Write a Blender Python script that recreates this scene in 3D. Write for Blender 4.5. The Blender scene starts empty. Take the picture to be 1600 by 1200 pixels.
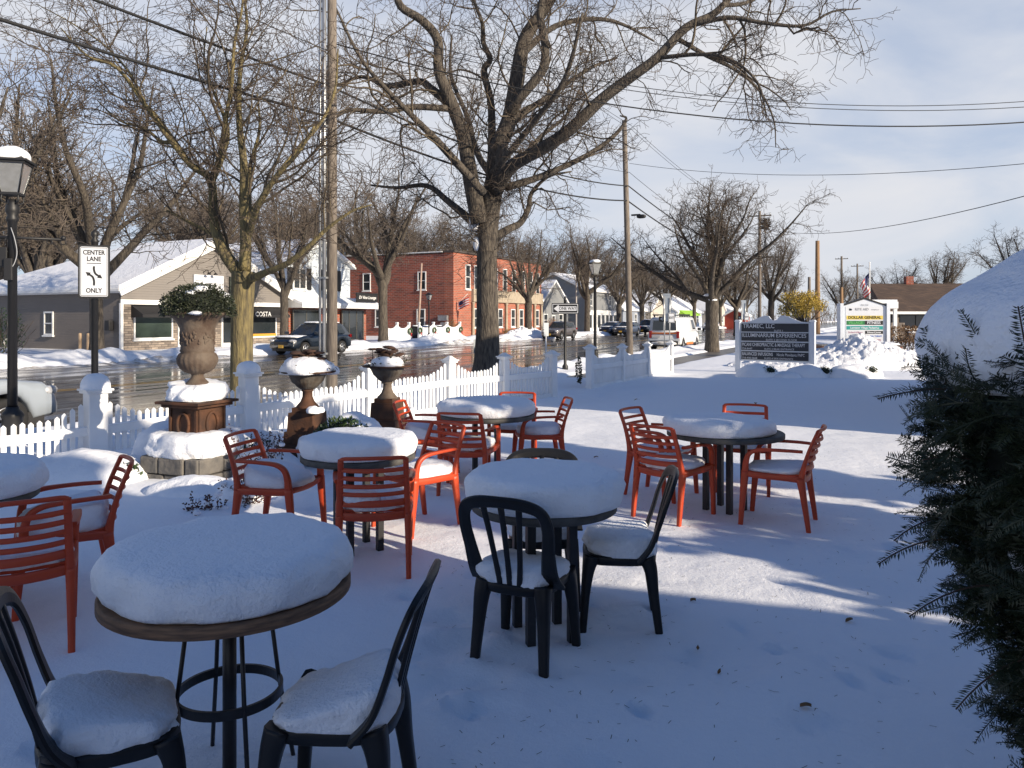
import bpy, bmesh, math, random
import numpy as np
from mathutils import Vector, Matrix, noise
R = math.radians; random.seed(1)
scene = bpy.context.scene
col = scene.collection

# ------------------------------------------------------------------ camera
cam_d = bpy.data.cameras.new('camera'); cam = bpy.data.objects.new('camera', cam_d); col.objects.link(cam)
cam.location = (0, 0, 1.75); cam.rotation_euler = (R(90), 0, 0)
cam_d.sensor_width = 36; cam_d.lens = 27.0; cam_d.shift_y = -0.0644
cam_d.clip_start = 0.05; cam_d.clip_end = 3000
scene.camera = cam

# ------------------------------------------------------------------ sky, sun, exposure
SUN = Vector((.82, -.57, 0)).normalized(); ELEV = R(18.5)
world = bpy.data.worlds.new('World'); scene.world = world; world.use_nodes = True
wn = world.node_tree.nodes; wl = world.node_tree.links
bg = wn['Background']; bg.inputs['Strength'].default_value = 0.10
sky = wn.new('ShaderNodeTexSky'); sky.sky_type = 'NISHITA'; sky.sun_disc = False
sky.sun_elevation = ELEV; sky.sun_rotation = math.atan2(SUN.x, SUN.y); sky.dust_density = .6; sky.ozone_density = 2.0
tc = wn.new('ShaderNodeTexCoord'); mp = wn.new('ShaderNodeMapping'); mp.inputs['Scale'].default_value = (1.6, 1.6, 4.2)
mp.inputs['Location'].default_value = (0.3, 0.9, 0.1)
wl.new(tc.outputs['Generated'], mp.inputs['Vector'])
nz = wn.new('ShaderNodeTexNoise'); nz.inputs['Scale'].default_value = 1.7; nz.inputs['Detail'].default_value = 7; nz.inputs['Roughness'].default_value = .52
nz.inputs['Distortion'].default_value = .6
wl.new(mp.outputs['Vector'], nz.inputs['Vector'])
rp = wn.new('ShaderNodeValToRGB'); rp.color_ramp.elements[0].position = .36; rp.color_ramp.elements[1].position = .60
rp.color_ramp.elements[0].color = (.74, .74, .74, 1); rp.color_ramp.elements[1].color = (.97, .97, .97, 1)
wl.new(nz.outputs['Fac'], rp.inputs['Fac'])
cr = wn.new('ShaderNodeValToRGB'); cr.color_ramp.elements[0].color = (.47, .515, .60, 1); cr.color_ramp.elements[1].color = (.61, .61, .63, 1)
cr.color_ramp.elements[0].position = .35; cr.color_ramp.elements[1].position = .75
wl.new(nz.outputs['Fac'], cr.inputs['Fac'])
sc = wn.new('ShaderNodeVectorMath'); sc.operation = 'SCALE'; sc.inputs['Scale'].default_value = 9.4
wl.new(cr.outputs['Color'], sc.inputs[0])
tn = wn.new('ShaderNodeVectorMath'); tn.operation = 'MULTIPLY'; tn.inputs[1].default_value = (.44, .70, 1.02); wl.new(sky.outputs['Color'], tn.inputs[0])     # cold clear winter blue overhead
mx = wn.new('ShaderNodeMix'); mx.data_type = 'RGBA'
sx = wn.new('ShaderNodeSeparateXYZ'); wl.new(tc.outputs['Generated'], sx.inputs[0])
el = wn.new('ShaderNodeMapRange'); el.interpolation_type = 'SMOOTHSTEP'      # the cloud deck thins towards the zenith
for i_, v_ in (('From Min', .33), ('From Max', .50), ('To Min', 1.0), ('To Max', .03)): el.inputs[i_].default_value = v_
wl.new(sx.outputs['Z'], el.inputs['Value'])
mu = wn.new('ShaderNodeMath'); mu.operation = 'MULTIPLY'; wl.new(rp.outputs['Color'], mu.inputs[0]); wl.new(el.outputs[0], mu.inputs[1])
wl.new(mu.outputs[0], mx.inputs['Factor']); wl.new(tn.outputs[0], mx.inputs[6]); wl.new(sc.outputs[0], mx.inputs[7])
wl.new(mx.outputs[2], bg.inputs['Color'])

sun_d = bpy.data.lights.new('sun', 'SUN'); sun_d.energy = 5.0; sun_d.angle = R(.53); sun_d.color = (1, .86, .67)
sun = bpy.data.objects.new('sun', sun_d); col.objects.link(sun)
sdir = Vector((SUN.x*math.cos(ELEV), SUN.y*math.cos(ELEV), math.sin(ELEV)))
sun.rotation_euler = (-sdir).to_track_quat('-Z', 'Y').to_euler(); sun.location = sdir*50
scene.view_settings.view_transform = 'Standard'; scene.view_settings.look = 'None'
scene.view_settings.gamma = 1; scene.view_settings.exposure = 0.5
scene.view_settings.use_curve_mapping = False
scene.cycles.max_bounces = 6; scene.cycles.transparent_max_bounces = 6

# ------------------------------------------------------------------ street frame: s along the street, t across it (away from us)
E = Vector((.453, .8915, 0)); N = Vector((-.8915, .453, 0)); ANG = math.atan2(.8915, .453)
def st(s, t, z=0): return E*s + N*t + Vector((0, 0, z))
def to_st(x, y): return x*E.x + y*E.y, x*N.x + y*N.y
NEAR, FAR = 11.6, 30.2       # kerbs
ROADZ = -.2

# ------------------------------------------------------------------ materials
MATS = {}
def nodes_of(m): return m.node_tree.nodes, m.node_tree.links
def mat(name, c, rough=.6, metal=0, c2=None, scale=6, detail=5, bump=0, bscale=30, spec=None, trans=0, stretch=None, lo=.35, hi=.65, coat=0):
    if name in MATS: return MATS[name]
    m = bpy.data.materials.new(name); m.use_nodes = True; MATS[name] = m
    n, l = nodes_of(m); b = n['Principled BSDF']
    b.inputs['Base Color'].default_value = (*c, 1); b.inputs['Roughness'].default_value = rough; b.inputs['Metallic'].default_value = metal
    if spec is not None: b.inputs['Specular IOR Level'].default_value = spec
    if trans: b.inputs['Transmission Weight'].default_value = trans
    if coat: b.inputs['Coat Weight'].default_value = coat; b.inputs['Coat Roughness'].default_value = .06
    if c2 or bump:
        t = n.new('ShaderNodeTexCoord'); v = t.outputs['Object']
        if stretch:
            q = n.new('ShaderNodeMapping'); q.inputs['Scale'].default_value = stretch; l.new(v, q.inputs['Vector']); v = q.outputs['Vector']
    if c2:
        z = n.new('ShaderNodeTexNoise'); z.inputs['Scale'].default_value = scale; z.inputs['Detail'].default_value = detail; l.new(v, z.inputs['Vector'])
        r = n.new('ShaderNodeValToRGB'); r.color_ramp.elements[0].position = lo; r.color_ramp.elements[1].position = hi
        r.color_ramp.elements[0].color = (*c, 1); r.color_ramp.elements[1].color = (*c2, 1)
        l.new(z.outputs['Fac'], r.inputs['Fac']); l.new(r.outputs['Color'], b.inputs['Base Color'])
    if bump:
        z = n.new('ShaderNodeTexNoise'); z.inputs['Scale'].default_value = bscale; z.inputs['Detail'].default_value = 6; l.new(v, z.inputs['Vector'])
        bp = n.new('ShaderNodeBump'); bp.inputs['Strength'].default_value = 1; bp.inputs['Distance'].default_value = bump
        l.new(z.outputs['Fac'], bp.inputs['Height']); l.new(bp.outputs['Normal'], b.inputs['Normal'])
    return m

def wall_vec(n, l):
    t = n.new('ShaderNodeTexCoord'); s = n.new('ShaderNodeSeparateXYZ'); l.new(t.outputs['Object'], s.inputs[0])
    a = n.new('ShaderNodeMath'); a.operation = 'ADD'; l.new(s.outputs['X'], a.inputs[0]); l.new(s.outputs['Y'], a.inputs[1])
    c = n.new('ShaderNodeCombineXYZ'); l.new(a.outputs[0], c.inputs['X']); l.new(s.outputs['Z'], c.inputs['Y'])
    return c.outputs[0], t.outputs['Object'], s.outputs['Z']
def brick_mat(name, c1, c2, mortar, w=.22, h=.075, ms=.012, var=.35, rough=.85):
    if name in MATS: return MATS[name]
    m = bpy.data.materials.new(name); m.use_nodes = True; MATS[name] = m
    n, l = nodes_of(m); b = n['Principled BSDF']; b.inputs['Roughness'].default_value = rough
    v, ob, z = wall_vec(n, l)
    bt = n.new('ShaderNodeTexBrick'); l.new(v, bt.inputs['Vector']); bt.inputs['Scale'].default_value = 1
    bt.inputs['Brick Width'].default_value = w; bt.inputs['Row Height'].default_value = h; bt.inputs['Mortar Size'].default_value = ms
    bt.inputs['Color1'].default_value = (*c1, 1); bt.inputs['Color2'].default_value = (*c2, 1); bt.inputs['Mortar'].default_value = (*mortar, 1)
    nz = n.new('ShaderNodeTexNoise'); nz.inputs['Scale'].default_value = .9; nz.inputs['Detail'].default_value = 6; l.new(ob, nz.inputs['Vector'])
    mr = n.new('ShaderNodeMapRange'); mr.inputs['To Min'].default_value = 1-var; mr.inputs['To Max'].default_value = 1+var; l.new(nz.outputs['Fac'], mr.inputs['Value'])
    sc = n.new('ShaderNodeVectorMath'); sc.operation = 'SCALE'; l.new(bt.outputs['Color'], sc.inputs[0]); l.new(mr.outputs[0], sc.inputs['Scale'])
    l.new(sc.outputs[0], b.inputs['Base Color'])
    bp = n.new('ShaderNodeBump'); bp.inputs['Distance'].default_value = .01; bp.invert = True; l.new(bt.outputs['Fac'], bp.inputs['Height']); l.new(bp.outputs['Normal'], b.inputs['Normal'])
    return m
def siding_mat(name, c, pitch=.14, var=.12):
    if name in MATS: return MATS[name]
    m = bpy.data.materials.new(name); m.use_nodes = True; MATS[name] = m
    n, l = nodes_of(m); b = n['Principled BSDF']; b.inputs['Roughness'].default_value = .6
    v, ob, z = wall_vec(n, l)
    d = n.new('ShaderNodeMath'); d.operation = 'DIVIDE'; d.inputs[1].default_value = pitch; l.new(z, d.inputs[0])
    f = n.new('ShaderNodeMath'); f.operation = 'FRACT'; l.new(d.outputs[0], f.inputs[0])
    bp = n.new('ShaderNodeBump'); bp.inputs['Distance'].default_value = .02; bp.invert = True; l.new(f.outputs[0], bp.inputs['Height']); l.new(bp.outputs['Normal'], b.inputs['Normal'])
    nz = n.new('ShaderNodeTexNoise'); nz.inputs['Scale'].default_value = 1.3; nz.inputs['Detail'].default_value = 6; l.new(ob, nz.inputs['Vector'])
    mr = n.new('ShaderNodeMapRange'); mr.inputs['To Min'].default_value = 1-var; mr.inputs['To Max'].default_value = 1+var; l.new(nz.outputs['Fac'], mr.inputs['Value'])
    sc = n.new('ShaderNodeVectorMath'); sc.operation = 'SCALE'; sc.inputs[0].default_value = c; l.new(mr.outputs[0], sc.inputs['Scale'])
    l.new(sc.outputs[0], b.inputs['Base Color'])
    return m

def snow_mat(name, c, bumps, c2=None, dirt_scale=2.5):
    m = bpy.data.materials.new(name); m.use_nodes = True; MATS[name] = m
    n, l = nodes_of(m); b = n['Principled BSDF']; b.inputs['Base Color'].default_value = (*c, 1); b.inputs['Roughness'].default_value = .75
    b.inputs['Specular IOR Level'].default_value = .25
    t = n.new('ShaderNodeTexCoord'); prev = None
    for sc_, dist in bumps:
        z = n.new('ShaderNodeTexNoise'); z.inputs['Scale'].default_value = sc_; z.inputs['Detail'].default_value = 5; z.inputs['Roughness'].default_value = .6
        l.new(t.outputs['Object'], z.inputs['Vector'])
        bp = n.new('ShaderNodeBump'); bp.inputs['Distance'].default_value = dist; l.new(z.outputs['Fac'], bp.inputs['Height'])
        if prev: l.new(prev.outputs['Normal'], bp.inputs['Normal'])
        prev = bp
    l.new(prev.outputs['Normal'], b.inputs['Normal'])
    if c2:
        z = n.new('ShaderNodeTexNoise'); z.inputs['Scale'].default_value = dirt_scale; z.inputs['Detail'].default_value = 8; z.inputs['Roughness'].default_value = .7
        l.new(t.outputs['Object'], z.inputs['Vector'])
        r = n.new('ShaderNodeValToRGB'); r.color_ramp.elements[0].position = .45; r.color_ramp.elements[1].position = .68
        r.color_ramp.elements[0].color = (*c, 1); r.color_ramp.elements[1].color = (*c2, 1)
        l.new(z.outputs['Fac'], r.inputs['Fac']); l.new(r.outputs['Color'], b.inputs['Base Color'])
    return m
SNOW = snow_mat('snow', (.86, .88, .92), ((5, .02), (17, .012), (80, .004)))
SNOWG = snow_mat('snow_ground', (.86, .88, .92), ((1.3, .03), (9, .004), (38, .003), (95, .0025)))
SNOWR = snow_mat('snow_rough', (.84, .86, .9), ((2.5, .08), (16, .04), (60, .01)))
SNOWD = snow_mat('snow_slush', (.80, .80, .80), ((3, .06), (20, .03)), c2=(.25, .20, .15))
ORANGE = mat('orange_resin', (.50, .058, .013), .45, c2=(.43, .048, .012), scale=5, bump=.0006, bscale=160)
BLACKR = mat('black_resin', (.006, .0065, .008), .42, spec=.35, c2=(.011, .0115, .013), scale=9, bump=.0005, bscale=220)
BLACKM = mat('black_metal', (.012, .012, .014), .42, c2=(.02, .02, .022), scale=12)
WOODT = mat('weathered_wood_edge', (.25, .14, .075), .75, c2=(.10, .06, .038), scale=9, stretch=(1, 1, 9), bump=.002, bscale=40)
GREYT = mat('grey_table_edge', (.10, .095, .085), .7, c2=(.05, .05, .048), scale=10, bump=.001)
VINYL = mat('white_vinyl', (.80, .81, .82), .42, c2=(.72, .73, .74), scale=2.5)
RUST = mat('rusty_iron', (.045, .021, .012), .8, c2=(.13, .052, .022), scale=5, bump=.004, bscale=45, lo=.4, hi=.75)
URNST = mat('weathered_urn', (.075, .048, .034), .85, c2=(.135, .105, .08), scale=7, bump=.006, bscale=28)
URNGR = mat('grey_urn', (.13, .115, .095), .85, c2=(.065, .045, .032), scale=8, bump=.005, bscale=30)
BLOCKS = mat('wall_block', (.17, .155, .135), .9, c2=(.10, .095, .09), scale=7, bump=.01, bscale=24)
BARK = mat('bark', (.125, .105, .082), .9, c2=(.04, .033, .028), scale=7, stretch=(3, 3, .55), bump=.05, bscale=11)
BARKG = mat('yellowish_bark', (.22, .175, .075), .9, c2=(.08, .066, .04), scale=6, stretch=(3, 3, .6), bump=.03, bscale=12)  # yellowish tone with darker streaks along the trunk
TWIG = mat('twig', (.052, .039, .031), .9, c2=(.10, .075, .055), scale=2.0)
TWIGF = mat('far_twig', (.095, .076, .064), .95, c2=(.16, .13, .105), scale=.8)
POLEW = mat('pole_wood', (.22, .185, .15), .9, c2=(.12, .10, .085), scale=8, stretch=(4, 4, .4), bump=.006, bscale=20)
POLEO = mat('sunlit_pole_wood', (.34, .21, .11), .9, c2=(.22, .13, .07), scale=8, stretch=(4, 4, .4))  # pole wood with the warm sunlight put into its colour
GALV = mat('galvanised_steel', (.46, .47, .48), .4, .7, c2=(.34, .35, .36), scale=5)
ALU = mat('sign_back', (.42, .46, .5), .4, .8)
WHITE = mat('white_paint', (.78, .78, .77), .5, c2=(.70, .70, .69), scale=3)
CREAM = mat('cream_stone', (.40, .34, .26), .8, c2=(.30, .25, .19), scale=3)
BLACKP = mat('black_paint', (.012, .012, .013), .5)
NAVY = mat('navy_panel', (.010, .014, .024), .35, c2=(.014, .019, .032), scale=3)
SIGNW = mat('sign_white', (.62, .64, .68), .45)
SIGNG = mat('sign_frame_paint', (.62, .66, .72), .5)
GLASS = mat('window_glass', (.02, .026, .03), .06, spec=.8, c2=(.035, .04, .045), scale=.7)
GLASSG = mat('green_window_glass', (.045, .065, .055), .08, spec=.7, c2=(.03, .042, .036), scale=.8)
LGLASS = mat('lantern_glass', (.42, .43, .44), .25, trans=.55, c2=(.36, .37, .37), scale=14)
BULB = mat('bulb', (.75, .75, .72), .3, trans=.3)
BRICK = brick_mat('red_brick', (.34, .075, .040), (.17, .045, .030), (.27, .19, .16), w=.5, h=.16, ms=.022)
BRICKO = brick_mat('orange_brick', (.42, .105, .055), (.26, .07, .040), (.30, .21, .17), w=.5, h=.16, ms=.022)
BRICKD = brick_mat('planter_brick', (.30, .12, .06), (.24, .09, .05), (.2, .15, .12))
VENEER = brick_mat('stone_veneer', (.34, .28, .23), (.14, .115, .10), (.10, .09, .08), w=.42, h=.13, ms=.012, var=.45)
SIDEG = siding_mat('taupe_siding', (.15, .13, .115))
SIDEB = siding_mat('beige_siding', (.20, .183, .17))
SIDEW = siding_mat('white_siding', (.60, .66, .72), .12)
SIDEGR = siding_mat('grey_siding', (.22, .23, .24), .14)
SIDEBL = siding_mat('slate_siding', (.25, .28, .34), .14)
SIDEC = siding_mat('cream_siding', (.50, .46, .40), .14)
AWN = mat('black_awning', (.012, .012, .014), .7)
SHINGLE = brick_mat('brown_shingle', (.135, .085, .055), (.085, .055, .038), (.05, .035, .025), w=.5, h=.11, ms=.012, var=.4)
CONC = mat('wet_concrete', (.20, .18, .16), .4, c2=(.10, .09, .08), scale=1.5, bump=.004)
BLUEC = mat('blue_canvas', (.03, .08, .22), .7)
YLEAF = mat('yellow_leaf', (.55, .38, .06), .8, c2=(.34, .26, .06), scale=3)
BLEAF = mat('brown_leaf', (.20, .115, .05), .85, c2=(.11, .06, .03), scale=6)
OLEAF = mat('tan_leaf', (.33, .18, .07), .85, c2=(.18, .10, .045), scale=3)
DLEAF = mat('dried_flower', (.035, .018, .014), .9, c2=(.07, .035, .022), scale=12)
BOXL = mat('boxwood_leaf', (.016, .026, .014), .55, c2=(.035, .04, .018), scale=14)
BOXG = mat('shrub_leaf', (.022, .05, .018), .5, c2=(.05, .085, .03), scale=10)
YEWN = mat('yew_needle', (.012, .021, .009), .5, c2=(.03, .04, .015), scale=7)
YEWC = mat('yew_wood', (.05, .03, .02), .9)
YEWD = mat('foliage_shade', (.010, .014, .009), .95)  # near black: the shade inside foliage, put into the colour of solid cores
BARBL = mat('barberry_leaf', (.05, .018, .016), .7, c2=(.09, .03, .022), scale=20)
TYRE = mat('tyre', (.014, .014, .015), .85)
RIM = mat('wheel_rim', (.5, .51, .53), .35, .9)
PLASTIC = mat('dark_trim', (.018, .018, .02), .6)
HEADL = mat('headlight', (.55, .57, .6), .12, c2=(.2, .2, .22), scale=12, spec=.8)
TAILL = mat('tail_light', (.35, .012, .012), .25)
PLATEY = mat('plate_yellow', (.65, .38, .05), .5)
WIRE = mat('cable_rubber', (.012, .012, .013), .7)

def asphalt():
    m = bpy.data.materials.new('wet_asphalt'); m.use_nodes = True; MATS['wet_asphalt'] = m
    n, l = nodes_of(m); b = n['Principled BSDF']
    t = n.new('ShaderNodeTexCoord'); q = n.new('ShaderNodeMapping'); q.inputs['Scale'].default_value = (.12, 1.0, 1); l.new(t.outputs['Object'], q.inputs['Vector'])
    z = n.new('ShaderNodeTexNoise'); z.inputs['Scale'].default_value = 1.1; z.inputs['Detail'].default_value = 8; z.inputs['Roughness'].default_value = .6; l.new(q.outputs['Vector'], z.inputs['Vector'])
    r = n.new('ShaderNodeValToRGB'); r.color_ramp.elements[0].position = .42; r.color_ramp.elements[1].position = .62
    r.color_ramp.elements[0].color = (.02, .018, .016, 1); r.color_ramp.elements[1].color = (.075, .062, .05, 1)
    l.new(z.outputs['Fac'], r.inputs['Fac']); l.new(r.outputs['Color'], b.inputs['Base Color'])
    r2 = n.new('ShaderNodeMapRange'); r2.inputs['From Min'].default_value = .42; r2.inputs['From Max'].default_value = .68; r2.inputs['To Min'].default_value = .06; r2.inputs['To Max'].default_value = .42
    l.new(z.outputs['Fac'], r2.inputs['Value']); l.new(r2.outputs[0], b.inputs['Roughness'])
    z2 = n.new('ShaderNodeTexNoise'); z2.inputs['Scale'].default_value = 2.2; z2.inputs['Detail'].default_value = 4; l.new(q.outputs['Vector'], z2.inputs['Vector'])
    bp = n.new('ShaderNodeBump'); bp.inputs['Distance'].default_value = .005; l.new(z2.outputs['Fac'], bp.inputs['Height']); l.new(bp.outputs['Normal'], b.inputs['Normal'])
    return m
ASPH = asphalt()
YELLOWP = mat('yellow_road_paint', (.50, .30, .05), .5, c2=(.12, .08, .04), scale=4, lo=.5, hi=.7)

# ------------------------------------------------------------------ mesh builder
def catmull(pts, n=6):
    P = [Vector(p) for p in pts]; out = []
    Q = [P[0]*2-P[1]] + P + [P[-1]*2-P[-2]]
    for i in range(1, len(Q)-2):
        a, b, c, d = Q[i-1:i+3]
        for k in range(n):
            t = k/n
            out.append(.5*((2*b)+(c-a)*t+(2*a-5*b+4*c-d)*t*t+(3*b-a-3*c+d)*t**3))
    out.append(P[-1]); return out
def lerp_list(vals, n):
    return list(np.interp(np.linspace(0, len(vals)-1, n), range(len(vals)), vals))

class MB:
    def __init__(s): s.v = []; s.f = []; s.sm = []; s.M = None
    def add(s, vs, fs, smooth=False):
        o = len(s.v)
        if s.M is not None: vs = [s.M @ Vector(q) for q in vs]
        s.v.extend([tuple(q) for q in vs]); s.f.extend([tuple(i+o for i in f) for f in fs]); s.sm.extend([smooth]*len(fs)); return s
    def box(s, c, d, rz=0, taper=1.0, rot=None):
        x, y, z = d[0]/2, d[1]/2, d[2]/2; M = rot if rot is not None else Matrix.Rotation(rz, 3, 'Z'); c = Vector(c)
        vs = [c + M @ Vector(q) for q in ((-x, -y, -z), (x, -y, -z), (x, y, -z), (-x, y, -z), (-x*taper, -y*taper, z), (x*taper, -y*taper, z), (x*taper, y*taper, z), (-x*taper, y*taper, z))]
        return s.add(vs, [(0, 3, 2, 1), (4, 5, 6, 7), (0, 1, 5, 4), (1, 2, 6, 5), (2, 3, 7, 6), (3, 0, 4, 7)])
    def bbox(s, c, d, b=.006, rz=0):           # box with chamfered edges
        bm = bmesh.new(); bmesh.ops.create_cube(bm, size=1)
        for q in bm.verts: q.co = Vector((q.co.x*d[0], q.co.y*d[1], q.co.z*d[2]))
        bmesh.ops.bevel(bm, geom=list(bm.edges), offset=b, segments=2, affect='EDGES', profile=.6)
        M = Matrix.Rotation(rz, 3, 'Z'); c = Vector(c); bm.verts.index_update()
        vs = [c + M @ q.co for q in bm.verts]; fs = [[q.index for q in f.verts] for f in bm.faces]; bm.free()
        return s.add(vs, fs)
    def prism(s, poly, a, b):                  # poly of 3-D points, extruded by vector b-a
        n = len(poly); d = Vector(b)-Vector(a); P = [Vector(p) for p in poly]
        return s.add(P + [p+d for p in P], [tuple(range(n))[::-1], tuple(range(n, 2*n))] + [(i, (i+1) % n, n+(i+1) % n, n+i) for i in range(n)])
    def tube(s, pts, rad, n=8, ref=None, flat=None, smooth=True, chamfer=False, caps=True):
        P = [Vector(p) for p in pts]; k = len(P)
        if not hasattr(rad, '__len__'): rad = [rad]*k
        if len(rad) != k: rad = lerp_list(rad, k)
        if flat is None: fl = rad
        else:
            fl = flat if hasattr(flat, '__len__') else [flat]*k
            if len(fl) != k: fl = lerp_list(fl, k)
        T = [(P[min(i+1, k-1)]-P[max(i-1, 0)]).normalized() for i in range(k)]
        if ref is None:
            u = T[0].orthogonal().normalized()
        vs = []
        for i in range(k):
            t = T[i]
            if ref is not None: u = Vector(ref)
            u = u - t*u.dot(t)
            u = u.normalized() if u.length > 1e-6 else t.orthogonal().normalized()
            w = t.cross(u)
            if chamfer:
                a, b = rad[i], fl[i]; c = min(a, b)*.38
                ring = [(a, -b+c), (a, b-c), (a-c, b), (-a+c, b), (-a, b-c), (-a, -b+c), (-a+c, -b), (a-c, -b)]
                vs += [P[i]+u*x+w*y for x, y in ring]
            else:
                vs += [P[i]+u*(rad[i]*math.cos(2*math.pi*j/n))+w*(fl[i]*math.sin(2*math.pi*j/n)) for j in range(n)]
        if chamfer: n = 8
        fs = [(i*n+j, i*n+(j+1) % n, (i+1)*n+(j+1) % n, (i+1)*n+j) for i in range(k-1) for j in range(n)]
        s.add(vs, fs, smooth)
        if caps:
            o = len(s.v)-len(vs)
            s.f.append(tuple(o+j for j in range(n))[::-1]); s.f.append(tuple(o+(k-1)*n+j for j in range(n))); s.sm += [False, False]
        return s
    def lathe(s, prof, n=32, c=(0, 0, 0), fn=None, smooth=True, caps=True):
        vs = []; c = Vector(c)
        for r, z in prof:
            for j in range(n):
                a = 2*math.pi*j/n; rr = r*(fn(a, z) if fn else 1)
                vs.append(c+Vector((rr*math.cos(a), rr*math.sin(a), z)))
        k = len(prof)
        fs = [(i*n+j, i*n+(j+1) % n, (i+1)*n+(j+1) % n, (i+1)*n+j) for i in range(k-1) for j in range(n)]
        s.add(vs, fs, smooth)
        if caps:
            o = len(s.v)-len(vs); s.f.append(tuple(o+j for j in range(n))[::-1]); s.f.append(tuple(o+(k-1)*n+j for j in range(n))); s.sm += [False, False]
        return s
    def blob(s, c, r, e1=1., e2=1., seed=0, amp=.03, freq=3., zmin=-1., nu=48, nv=24, rz=0):
        c = Vector(c); vs = []; M = Matrix.Rotation(rz, 3, 'Z'); off = Vector((seed*13.7, seed*7.1, seed*3.3))
        pw = lambda x, e: math.copysign(abs(x)**e, x)
        p0 = -math.pi/2
        for i in range(nv+1):
            ph = p0+(math.pi/2-p0)*i/nv
            for j in range(nu):
                th = 2*math.pi*j/nu
                d = Vector((pw(math.cos(ph), e1)*pw(math.cos(th), e2), pw(math.cos(ph), e1)*pw(math.sin(th), e2), pw(math.sin(ph), e1)))
                p = Vector((d.x*r[0], d.y*r[1], d.z*r[2]))
                q = p*freq+off
                k = noise.noise(q)+.5*noise.noise(q*2.3)+.25*noise.noise(q*5.1)
                p += (Vector((d.x, d.y, d.z*.7)))*k*amp
                p.z = max(p.z, zmin*r[2]+.01*noise.noise(q*1.7) if zmin > -1 else p.z)
                vs.append(c+M @ p)
        fs = [(i*nu+j, i*nu+(j+1) % nu, (i+1)*nu+(j+1) % nu, (i+1)*nu+j) for i in range(nv) for j in range(nu)]
        return s.add(vs, fs, True)
    def build(s, name, m, parent=None, loc=None):
        me = bpy.data.meshes.new(name); me.from_pydata(s.v, [], s.f)
        me.polygons.foreach_set('use_smooth', s.sm); me.update()
        return link(name, me, m, parent, loc)
def link(name, me, m, parent=None, loc=None):
    for x in (m if isinstance(m, (list, tuple)) else [m]): me.materials.append(x)
    o = bpy.data.objects.new(name, me); col.objects.link(o)
    if parent is not None: o.parent = parent
    if loc is not None: o.location = loc
    return o
def tag(o, label, cat, group=None):
    o['label'] = label; o['category'] = cat
    if group: o['group'] = group
    return o
def thing(name, label, cat, loc=(0, 0, 0), rz=0, group=None):
    o = bpy.data.objects.new(name, None); col.objects.link(o); o.location = loc; o.rotation_euler = (0, 0, rz); o.empty_display_size = .1
    return tag(o, label, cat, group)
def struct(o, kind='structure'): o['kind'] = kind; return o
def copy_tree(o, parent=None):
    c = o.copy(); col.objects.link(c)
    if parent is not None: c.parent = parent
    for ch in list(o.children): copy_tree(ch, c)
    return c
def place_copy(src, loc, rz, label, scale=None):
    c = copy_tree(src); c.location = loc; c.rotation_euler = (0, 0, rz); c['label'] = label
    if scale: c.scale = scale
    return c
def text(body, size, m, parent, loc, name='lettering', align='CENTER', bold=0, squeeze=1.0, rotx=90, rotz=0, rotlean=0, shear=0):
    cu = bpy.data.curves.new(name, 'FONT'); cu.body = body; cu.size = size; cu.align_x = align; cu.align_y = 'CENTER'; cu.offset = bold; cu.extrude = .0015; cu.shear = shear
    cu.resolution_u = 3
    ob = bpy.data.objects.new('text_tmp', cu); col.objects.link(ob)
    dg = bpy.context.evaluated_depsgraph_get(); me = bpy.data.meshes.new_from_object(ob.evaluated_get(dg))
    bpy.data.objects.remove(ob); bpy.data.curves.remove(cu)
    me.transform(Matrix.Translation(loc) @ Matrix.Rotation(R(rotz), 4, 'Z') @ Matrix.Rotation(R(rotx), 4, 'X') @ Matrix.Rotation(R(rotlean), 4, 'Z') @ Matrix.Diagonal((squeeze, 1, 1, 1)))
    me.materials.clear()
    return link(name, me, m, parent)

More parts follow.
